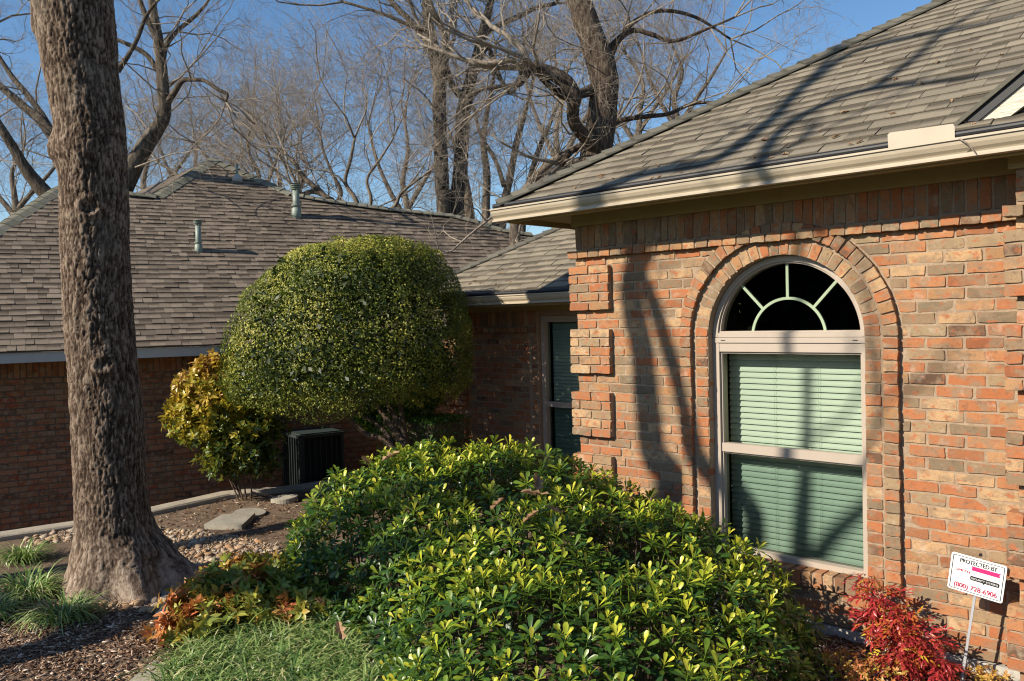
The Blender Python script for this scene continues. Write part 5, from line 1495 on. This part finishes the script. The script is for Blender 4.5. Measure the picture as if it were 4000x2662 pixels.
# inner dark leaves and stems
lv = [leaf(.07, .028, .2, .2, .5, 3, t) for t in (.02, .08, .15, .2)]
mats = []
for i in range(6500):
    x, y = tri_pt(FOOT); h = shrub_h(x, y)
    z = -.08 + (h + .08 - .05) * (rr.random() ** .5); d_ = seg_d(x, y, FOOT)
    if z > h - .03: continue
    mats.append((rr.randrange(4), frame_mat((x, y, z), (rr.gauss(0, .7), rr.gauss(0, .7), 1), rr.uniform(0, 6.3), rr.uniform(.7, 1.2)) ))
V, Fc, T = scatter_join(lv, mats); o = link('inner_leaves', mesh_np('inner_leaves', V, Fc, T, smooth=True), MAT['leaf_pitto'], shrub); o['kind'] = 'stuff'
pol = []
for i in range(150):
    x, y = tri_pt(FOOT); h = shrub_h(x, y); cx, cy = x * .93 - 3.4 * .07, y * .93 + 3.7 * .07
    if h < .1: continue
    pol.append(([np.array([cx, cy, -.12]), np.array([(x + cx) / 2 + rr.uniform(-.05, .05), (y + cy) / 2, h * .45]), np.array([x, y, h - .07])], [.008, .006, .004]))
o = link('stems', polys_mesh(pol, 5, 'stems'), MAT['stem'], shrub)
o['kind'] = 'stuff'

# ---- topiary tree with a clipped umbrella crown
top_t = empty('topiary_tree'); prop(top_t, 'small tree clipped into a dense rounded green umbrella crown beside the brick wing', 'tree')
TD = 9.0
TCc = vd(800, 748, TD); CS = TD / 8.5
def crown_r(z):   # half width in metres by height above the crown's middle
    zs_ = np.array([-.86, -.80, -.6, -.3, 0, .3, .55, .72, .82, .87, .89]) * .97 * CS; rs = np.array([.80, 1.10, 1.22, 1.21, 1.15, 1.04, .90, .75, .60, .36, .0]) * 1.06 * CS
    return np.interp(z, zs_, rs)
nL = 98000
zz = RNG.uniform(-.93, .97, nL * 2); th_ = RNG.uniform(0, 2 * pi, nL * 2)
top_frac = RNG.random(nL * 2)
rad = crown_r(zz)
dirs = np.stack([np.cos(th_), np.sin(th_), 0 * th_], -1)
# top disc sampling
k = top_frac < .26
rad2 = np.sqrt(RNG.random(nL * 2)) * 1.08
zt = np.interp(rad2, [0, .34, .58, .75, .90, 1.04], [.93, .90, .84, .74, .57, .3])
zz = np.where(k, zt, zz); rad = np.where(k, rad2, rad)
k2 = top_frac > .9; rad = np.where(k2, np.sqrt(RNG.random(nL * 2)) * 1.1, rad); zz = np.where(k2, -.80 + .22 * (1 - rad / 1.1), zz)
P = np.stack([TCc[0] + rad * np.cos(th_), TCc[1] + rad * np.sin(th_), TCc[2] + zz], -1)
P = P + _R0[None, :] * (.15 * np.clip(zz + .3, -.6, 1.1))[:, None]
# bottom edge: higher toward the camera-right, wavy
nz = fbm(P * 2.2, 3) - .45; nz2 = fbm(P * 7, 2) - .4
outv = P - TCc; outv[:, 2] *= .8; nl = np.linalg.norm(outv, axis=1)[:, None]; outv /= nl
P = P + outv * (nz * .24 + nz2 * .16)[:, None] - outv * (RNG.random(nL * 2) ** 2.2 * .16)[:, None]
P[:, 2] += .10 * np.clip(-(zz) - .5, 0, 1) * np.sin(th_ * 3 + 1) * 2
_df = (P - TCc) @ np.array([_F[0], _F[1], 0]); P = P - _df[:, None] * .22 * np.array([_F[0], _F[1], 0])[None, :]
# thin spots so that it reads as foliage
keep = (fbm(P * 5.5 + 31, 3) > .28)
P = P[keep][:nL]; outv = outv[keep][:nL]
lv = [leaf4(.027, .0125, t) for t in (.28, .38, .46, .54, .62, .74)]
mats = []; tn = []
for i in range(len(P)):
    z = unit(outv[i] * 1.15 + RNG.normal(0, .5, 3) + np.array([0, 0, .25]))
    mats.append((int(RNG.integers(0, 6)), frame_mat(P[i], z, RNG.uniform(0, 6.3), RNG.uniform(.7, 1.3))))
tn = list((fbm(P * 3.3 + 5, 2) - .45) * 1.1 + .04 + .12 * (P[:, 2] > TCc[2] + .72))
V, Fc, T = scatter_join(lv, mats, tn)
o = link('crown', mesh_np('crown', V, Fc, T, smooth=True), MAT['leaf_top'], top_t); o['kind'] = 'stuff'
# inner leaves block the light
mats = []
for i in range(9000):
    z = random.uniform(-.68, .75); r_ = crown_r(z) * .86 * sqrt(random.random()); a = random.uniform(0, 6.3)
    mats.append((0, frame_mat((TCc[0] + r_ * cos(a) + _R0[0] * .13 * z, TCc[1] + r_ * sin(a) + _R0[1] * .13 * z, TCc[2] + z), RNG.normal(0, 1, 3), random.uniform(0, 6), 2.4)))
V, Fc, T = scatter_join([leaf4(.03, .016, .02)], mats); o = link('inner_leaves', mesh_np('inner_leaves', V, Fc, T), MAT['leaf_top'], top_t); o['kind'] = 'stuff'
def stemo(pts, dep, w):
    P, R = smooth_poly([vd(x, y, d) for (x, y), d in zip(pts, dep)], w, 4); v, f = rough_tube(P, R, 12, .05, 12)
    link('stem', mesh_np('stem', v, f, np.zeros(len(v)), smooth=True), MAT['stem'], top_t)
stemo([(950, 1100), (940, 1040), (915, 1000), (880, 950), (845, 900), (830, 820)], [8.7, 8.7, 8.8, 8.9, 9.0, 9.0], [.045, .035, .032, .03, .025, .02])
stemo([(950, 1100), (935, 1035), (925, 990), (905, 955), (888, 920), (880, 850)], [8.8, 8.8, 8.85, 8.9, 9.0, 9.0], [.05, .04, .036, .034, .03, .02])
stemo([(945, 1100), (915, 1045), (880, 1010), (845, 1000), (815, 975), (790, 950), (775, 930), (760, 880)], [8.7, 8.7, 8.75, 8.8, 8.8, 8.8, 8.8, 8.9], [.045, .034, .03, .027, .024, .022, .02, .015])
stemo([(925, 1050), (890, 1000), (865, 975), (830, 955), (805, 930), (795, 880)], [8.8, 8.85, 8.9, 9.0, 9.0, 9.0], [.03, .024, .02, .018, .016, .012])
stemo([(945, 1080), (935, 1020), (925, 960), (915, 900), (900, 830)], [8.9, 8.9, 8.9, 8.9, 8.9], [.04, .03, .026, .022, .015])

# ---- generic bush
def bush(name, label, cat, spheres, n, mat, leafs, tonef=None, jitter=.5, upb=.4, group=None, stems=6, stem_to=None, inner=.35, scale=(.8, 1.2)):
    root = empty(name); prop(root, label, cat, group)
    mats = []; tn = []
    tot = sum(s[1][0] * s[1][1] + s[1][0] * s[1][2] for s in spheres)
    for c, r in spheres:
        m = int(n * (r[0] * r[1] + r[0] * r[2]) / tot)
        for i in range(m):
            d = unit(RNG.normal(0, 1, 3)); t = 1 - inner * random.random() ** 1.5
            p = np.array(c) + d * np.array(r) * t * (1 + .5 * (random.random() - .5))
            z = unit(d * .6 + RNG.normal(0, jitter, 3) + np.array([0, 0, upb]))
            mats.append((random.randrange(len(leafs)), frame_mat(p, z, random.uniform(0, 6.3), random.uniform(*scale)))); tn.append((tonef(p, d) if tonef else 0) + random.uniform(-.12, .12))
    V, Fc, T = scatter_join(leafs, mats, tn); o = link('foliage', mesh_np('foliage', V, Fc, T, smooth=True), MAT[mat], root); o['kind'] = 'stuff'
    if stem_to is not None:
        for i in range(stems):
            c, r = random.choice(spheres); e = np.array(c) + np.array([random.uniform(-.5, .5) * r[0], random.uniform(-.5, .5) * r[1], random.uniform(-.3, .4) * r[2]])
            b_ = np.array(stem_to) + np.array([random.uniform(-.05, .05), random.uniform(-.05, .05), 0])
            mid = (b_ + e) / 2 + np.array([random.uniform(-.06, .06), random.uniform(-.06, .06), .05])
            P, R = smooth_poly([b_, mid, e], [.012, .009, .004], 4); v, f = tube_arr(P, R, 6); link('stem', mesh_np('stem', v, f, np.zeros(len(v)), smooth=True), MAT['stem'], root)
    return root
def spray(rr, n=7, L=.05, w=.024, tone=.5, droop=.2):
    V = []; Fc = []; T = []; c = 0
    for i in range(n):
        az = i * 2.4 + rr.uniform(-.3, .3); el = radians(rr.uniform(0, 55)); v, f, t = leaf(L * rr.uniform(.7, 1.2), w * rr.uniform(.8, 1.1), .3, droop, .5, 3, tone + rr.uniform(-.15, .15))
        M = rotm(az, el, (0, 0, -.03 * rr.random())); V.append(place(v, M)); Fc.append(f + c); T.append(t); c += len(v)
    return np.concatenate(V), np.concatenate(Fc), np.clip(np.concatenate(T), 0, 1)
YD = 9.75
def sph(x, y, w, h, dep, dr=None):
    c = vd(x, y, dep); k = VS * dep / FPX; return (c, (w * k, (dr or w) * k, h * k))
spr = [spray(rr, 7, .075, .036, .45) for _ in range(8)]
g0 = vd(575, 1150, YD); g0[2] = -.3
bush('yellowing_shrub', 'shrub with yellow and green oval leaves between the topiary and the big trunk', 'shrub',
     [sph(455, 900, 62, 62, YD), sph(500, 850, 50, 38, YD), sph(440, 970, 55, 60, YD), sph(510, 960, 85, 90, YD), sph(575, 985, 60, 70, YD), sph(535, 1045, 75, 50, YD), sph(545, 900, 60, 60, YD), sph(600, 985, 55, 75, YD), sph(590, 1055, 50, 45, YD)], 2300, 'leaf_yel', spr,
     lambda p, d: (p[2] - .85) * .5 - .12 + (.12 if d @ -_R0 > 0 else -.05), .5, .35, stems=7, stem_to=g0, inner=.6)  # upper and camera-left leaves yellower, their sunlit side put into the tone
spg = [spray(rr, 7, .06, .026, .5) for _ in range(6)]
g1 = vd(960, 1050, 9.4); g1[2] = -.1
bush('green_shrub', 'bright green leafy shrub filling in under the right side of the topiary crown', 'shrub',
     [sph(955, 900, 62, 55, 9.35), sph(1000, 850, 40, 50, 9.4), sph(880, 955, 55, 40, 9.9)], 1500, 'leaf_green', spg, None, .5, .4, stems=5, stem_to=g1, inner=.5)
# clipped low hedge
hd = empty('clipped_hedge'); prop(hd, 'low box shaped clipped green hedge beside the corner of the brick wing', 'hedge')
hc = vd(975, 985, 9.3); mats = []; tn = []
hx0, hx1, hy0, hy1 = hc[0] - .55, hc[0] + .45, hc[1] - .25, hc[1] + .3
ztop_ = vd(975, 957, 9.3)[2]
for i in range(9000):
    f = random.random()
    if f < .45: p = (random.uniform(hx0, hx1), random.uniform(hy0, hy1), ztop_ + random.uniform(-.04, .015)); d = (0, 0, 1)
    elif f < .8: p = (random.uniform(hx0, hx1), hy0 + random.uniform(-.02, .05), random.uniform(-.1, ztop_)); d = (0, -1, .3)
    else: p = (hx1 + random.uniform(-.05, .02), random.uniform(hy0, hy1), random.uniform(-.1, ztop_)); d = (1, 0, .3)
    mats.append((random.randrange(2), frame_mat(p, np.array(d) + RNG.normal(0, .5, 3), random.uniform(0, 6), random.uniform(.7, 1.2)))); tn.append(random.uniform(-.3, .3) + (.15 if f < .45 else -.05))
V, Fc, T = scatter_join([leaf4(.023, .014, .4), leaf4(.026, .015, .6)], mats, tn); o = link('foliage', mesh_np('foliage', V, Fc, T), MAT['leaf_green'], hd); o['kind'] = 'stuff'
mb = MB(); mb.box((hx0 + .05, hy0 + .06, -.1), (hx1 - .06, hy1 - .05, ztop_ - .05)); mb.build('inner_growth', MAT['stem'], hd)

# ---- red nandina by the wall
def nand(rr, tone):
    """a compound spray of pointed leaflets"""
    V = []; Fc = []; T = []; c = 0
    for i in range(9):
        t = i / 8; side = -1 if i % 2 else 1; y = .10 * t
        v, f, tt = leaf(.042 * rr.uniform(.8, 1.2), .015 * rr.uniform(.8, 1.2), .35, .3, .5, 3, tone + rr.uniform(-.2, .2))
        M = rotm(-side * radians(rr.uniform(35, 70)) * (1 - t * .6), radians(rr.uniform(-25, 20)), (0, y, -.05 * t * t)); V.append(place(v, M)); Fc.append(f + c); T.append(tt); c += len(v)
    v, f = tube_arr([(0, 0, 0), (0, .06, -.015), (0, .11, -.05)], [.0013, .001, .0007], 3, False); V.append(np.array(v)); Fc.append(np.array(f) + c); T.append(np.full(len(v), .3))
    return np.concatenate(V), np.concatenate(Fc), np.clip(np.concatenate(T), 0, 1)
NV = [nand(rr, t) for t in (.35, .5, .62, .45, .3, .55, .7, .9)]
nan = empty('red_nandina'); prop(nan, 'small shrub of crimson and orange pointed leaves against the wall left of the notice', 'shrub')
YN = 4.86
ax_pts = [on_y(u, v, y) for u, v, y in [(3390, 2255, 4.92), (3430, 2330, 4.9), (3475, 2410, 4.86), (3540, 2470, 4.85), (3600, 2540, 4.82), (3650, 2600, 4.8), (3500, 2560, 4.74), (3420, 2420, 4.86)]]
rads = [.035, .075, .095, .11, .105, .08, .10, .07]
mats = []; tn = []
for (c, r_) in zip(ax_pts, rads):
    for i in range(int(56 * (r_ / .1) ** 1.3)):
        d = unit(RNG.normal(0, 1, 3)); p = c + d * r_ * random.uniform(.3, 1.05) * np.array([1, .7, 1]); p[1] = min(p[1], 5.06); p[2] = max(p[2], -.08)
        y = unit(d * np.array([1, .6, .6]) + RNG.normal(0, .35, 3) + np.array([.0, -.1, -.15]))
        # frame with +y along y
        z = unit(np.cross(np.cross(y, (0, 0, 1)), y) + RNG.normal(0, .25, 3)); x = unit(np.cross(y, z)); z = np.cross(x, y)
        M = np.eye(4); s = random.uniform(.6, 1.05); M[:3, 0] = x * s; M[:3, 1] = y * s; M[:3, 2] = z * s; M[:3, 3] = p
        low = (c[0] > -1.75 and c[2] < .45)
        mats.append((random.randrange(8), M)); tn.append(random.uniform(-.12, .12) + (.12 if random.random() < .25 else 0))
order = sorted(range(len(mats)), key=lambda i: depth_of(mats[i][1][:3, 3]))
NVM = [mesh_np('leaf_spray', r[0], r[1], r[2], smooth=True) for r in NV]
for i in order[:150]:
    k, M = mats[i]; o = link('leaf_spray', NVM[k], MAT['leaf_red'], nan); o.matrix_local = Matrix(M.tolist())
V, Fc, T = scatter_join(NV, [mats[i] for i in order[150:]], [tn[i] for i in order[150:]]); o = link('leaf_spray', mesh_np('leaf_sprays', V, Fc, T, smooth=True), MAT['leaf_red'], nan); o['kind'] = 'stuff'
nb_ = on_y(3560, 2640, 4.86); nb_[2] = -.12
for c in ax_pts:
    mid = (nb_ + c) / 2 + np.array([random.uniform(-.03, .03), 0, .02]); P, R = smooth_poly([nb_, mid, c], [.005, .004, .003], 4); v, f = tube_arr(P, R, 5); link('stem', mesh_np('stem', v, f, np.zeros(len(v)), smooth=True), MAT['stem'], nan)
# small low plants at the right corner
bush('low_rusty_plant', 'low rusty leaved plant on the mulch right of the glossy shrub', 'plant', [(on_y(3330, 2600, 4.55), (.14, .12, .09)), (on_y(3430, 2640, 4.5), (.16, .12, .08))], 110, 'leaf_cover', [spray(rr, 6, .028, .013, .75) for _ in range(4)], lambda p, d: -.05, .5, .4)
bush('low_yellow_plant', 'low yellow leaved seedling at the foot of the metal stake', 'plant', [(on_y(3860, 2625, 4.95), (.11, .06, .035))], 45, 'leaf_yel', [spray(rr, 5, .022, .012, .85) for _ in range(3)], None, .5, .5)

# ---- ground cover with orange and green leaves
GC = [(on_z(u, v, -.02), r) for u, v, r in [(700, 2470, (.14, .16, .10)), (760, 2400, (.22, .2, .13)), (860, 2340, (.28, .24, .16)), (980, 2300, (.28, .26, .17)), (1080, 2340, (.3, .26, .15)), (960, 2400, (.3, .24, .13)), (820, 2450, (.26, .2, .1)), (1120, 2260, (.18, .16, .12)), (1180, 2400, (.2, .2, .12))]]
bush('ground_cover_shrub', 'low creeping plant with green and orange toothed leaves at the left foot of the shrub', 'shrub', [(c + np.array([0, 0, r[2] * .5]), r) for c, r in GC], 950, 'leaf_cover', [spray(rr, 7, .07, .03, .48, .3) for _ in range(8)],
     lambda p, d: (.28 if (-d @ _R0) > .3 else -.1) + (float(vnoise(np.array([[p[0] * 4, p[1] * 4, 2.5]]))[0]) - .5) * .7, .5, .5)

# ---- strap-leaved grass
def blade(L, w, bend, tone, rr):
    V = []; n = 5; a = radians(rr.uniform(55, 88)); p = np.array([0, 0, 0.0]); 
    for i in range(n + 1):
        t = i / n; ww = w * (1 - t ** 2.2) * .5 + .0004; V += [(p[0] - ww, p[1], p[2]), (p[0] + ww, p[1], p[2])]
        p = p + np.array([0, cos(a), sin(a)]) * L / n; a -= bend / n
    Fc = np.array([(2 * i, 2 * i + 1, 2 * i + 3, 2 * i + 2) for i in range(n)]); return np.array(V), Fc, np.clip(np.linspace(tone - .08, tone + .15, len(V)), 0, 1)
BL = [blade(rr.uniform(.2, .36), rr.uniform(.008, .012), radians(rr.uniform(95, 185)), rr.choice([.2, .35, .5, .6, .7, .95]), rr) for _ in range(24)]
def clump(c, n, spread, scale=1.0):
    M_ = []
    for i in range(n):
        a = rr.uniform(0, 6.3); r_ = spread * sqrt(rr.random()); p = (c[0] + r_ * cos(a), c[1] + r_ * sin(a), gz(c[0], c[1]) - .01)
        M = rotm(a - pi / 2 + rr.gauss(0, .5), radians(rr.uniform(-15, 15)), p); M[:3, :3] *= scale * rr.uniform(.7, 1.15); M_.append((rr.randrange(24), M))
    return M_
for (u, v, n, sp_, sc, lab) in [(90, 2190, 260, .12, 1.0, 'arching green grass tuft nearest the kerb at the left edge'), (110, 2330, 320, .15, 1.05, 'arching green grass tuft in the middle of the three at the left edge'), (250, 2420, 320, .14, 1.0, 'arching green grass tuft touching the left root of the big trunk'), (-60, 2420, 260, .15, 1.0, 'arching green grass tuft cut by the left edge of the view')]:
    c = on_z(u, v, -.1); V, Fc, T = scatter_join(BL, clump(c, n, sp_, sc)); o = link('grass_tuft', mesh_np('grass_tuft', V, Fc, T, smooth=True), MAT['blade']); prop(o, lab, 'grass tuft', 'grass tufts at the left')
gpoly = [on_z(u, v, -.1)[:2] for u, v in [(640, 2680), (760, 2560), (900, 2470), (1060, 2400), (1230, 2420), (1330, 2500), (1480, 2640), (1500, 2900), (600, 2900)]]
M_ = []
for i in range(560):
    x, y = tri_pt(gpoly); M_ += clump((x, y), 17, .035, rr.uniform(.7, 1.0))
V, Fc, T = scatter_join(BL, M_); o = link('strap_grass', mesh_np('strap_grass', V, Fc, T, smooth=True), MAT['blade']); prop(o, 'bed of long arching strap leaved grass in front of the shrub', 'grass', kind='stuff')
# path edge slab at the bottom
mb = MB(); P = [on_z(u, v, -.1) for u, v in [(470, 2700), (600, 2590), (700, 2610), (760, 2700)]]; mb.prism([tuple(p + np.array([0, 0, -.03])) for p in P], (0, 0, .045)); o = mb.build('paving_slab', MAT['kerb']); prop(o, 'corner of a pale concrete slab under the grass at the bottom edge', 'slab')

# ---- dry oak leaves caught in the shrub
def oak(rr):
    pts = []; n = 7
    for i in range(n):
        t = i / (n - 1); w = (.35 if i % 2 == 0 else 1.0) * .028 * (sin(pi * (t * .85 + .1)) + .15); pts.append((w, t * .11 - (.008 if i % 2 else 0)))
    L_ = [(x, y) for x, y in pts]; Rr_ = [(-x, y) for x, y in pts[::-1]]
    out_ = L_ + [(0, .118)] + Rr_
    V = [(0, .055, -.004)] + [(x, y, rr.uniform(-.002, .010) + abs(x) * .5) for x, y in out_]; n = len(out_)
    return mesh_np('oak_leaf', V, [(0, 1 + i, 1 + (i + 1) % n) for i in range(n)], np.full(len(V), rr.random()))
OK_ = [oak(rr) for _ in range(4)]
for (x, y, hgt, lab) in [(1235, 1135, 1.6, 'large curled dry oak leaf on the back of the glossy shrub near the wall'), (1262, 1150, 1.5, 'dry oak leaf beside the large one near the wall'), (880, 1068, 1.3, 'dry tan oak leaf on the left shoulder of the shrub'), (850, 1075, 1.0, 'small dry leaf low on the left shoulder of the shrub'),
                         (1130, 1180, .9, 'small pale dry leaf in the middle of the shrub top'), (1290, 1190, 1.0, 'dry brown leaf on the shrub below the quoin'), (1205, 1210, .9, 'small brown dry leaf deep in the shrub top'), (745, 1400, 1.0, 'dry brown leaf in the strap grass'), (790, 1480, 1.1, 'curled dry leaf on the strap grass by the shrub')]:
    best = None
    for dq in np.arange(3.0, 7.5, .02):
        p = vd(x, y, dq)
        if inside(p[0], p[1], FOOT) and p[2] < shrub_h(p[0], p[1]) + .05: best = p; break
        if p[2] < .08: best = p; break
    if best is None: continue
    o = link('oak_leaf', random.choice(OK_), MAT['dry_leaf'], None, tuple(best + np.array([0, 0, .02]))); o.scale = (hgt,) * 3; o.rotation_euler = (rr.uniform(-.2, .9), rr.uniform(-.5, .5), rr.uniform(0, 6.3)); prop(o, lab, 'dry leaf', 'dry leaves lying on the plants')
M_ = []
for i in range(460):
    if i < 300: x, y = tri_pt(area_m)
    else: x, y = tri_pt(area_s)
    M_.append((0, frame_mat((x, y, gz(x, y) + .01), (rr.gauss(0, .3), rr.gauss(0, .3), 1), rr.uniform(0, 6), rr.uniform(.3, .55))))
v0 = np.array([v.co[:] for v in OK_[0].vertices]); f0 = np.array([tuple(p.vertices) for p in OK_[0].polygons])
for i in range(120):
    if i < 50: M0 = M1; x, y = rr.uniform(.6, 4.0), rr.uniform(0, 1) ** 3 * 1.6 + .02; x += y
    elif i < 95: M0 = M3; x, y = rr.uniform(-.5, 8), rr.uniform(.1, 3.6)
    else: M0 = M2; y = rr.uniform(0, 1) ** 2 * .8; x = y + rr.uniform(.2, 2.5)
    p = (M0 @ np.array([x, y, .014, 1]))[:3]
    M_.append((0, frame_mat(p, M0[:3, 2] + RNG.normal(0, .15, 3), rr.uniform(0, 6), rr.uniform(.25, .5))))
V, Fc, T = scatter_join([(v0, f0, np.full(len(v0), .5))], M_, [rr.uniform(-.5, .5) for _ in M_]); o = link('leaf_litter', mesh_np('leaf_litter', V, Fc, T), MAT['dry_leaf']); prop(o, 'small dry leaves scattered over mulch, soil and roofs', 'leaf litter', kind='stuff')

# ---- evergreens added unseen behind the camera to block bright low sky; windows mirror them
rr = random.Random(77)
lvE = [leaf(.34, .16, .3, .2, .5, 2, t) for t in (.1, .3, .45)]
for k in range(11):
    x = -34 + 5.6 * k + rr.uniform(-1, 1); y = -24 + rr.uniform(-2, 2) - (6 if abs(x + 5) < 5 else 0); H_ = rr.uniform(4.5, 7.0)
    root = empty('added_evergreen'); prop(root, 'dense dark evergreen added unseen behind the viewer to block low sky', 'tree', 'added evergreens behind the viewer')
    mats = []
    for i in range(1500):
        d = unit(RNG.normal(0, 1, 3)); p = np.array([x, y, H_ * .52]) + d * np.array([3.1, 2.2, H_ * .5]) * (random.random() ** .4)
        if p[2] < -.8: continue
        mats.append((random.randrange(3), frame_mat(p, d + RNG.normal(0, .6, 3), random.uniform(0, 6), random.uniform(1.6, 3.0))))
    V, Fc, T = scatter_join(lvE, mats); o = link('crown', mesh_np('crown', V, Fc, T), MAT['leaf_green'], root); o['kind'] = 'stuff'
    mb = MB(); mb.tube([(x, y, -1.2), (x + .1, y, 1.5), (x, y, H_ * .7)], [.22, .17, .06], 8); mb.build('trunk', MAT['bark'], root, True)
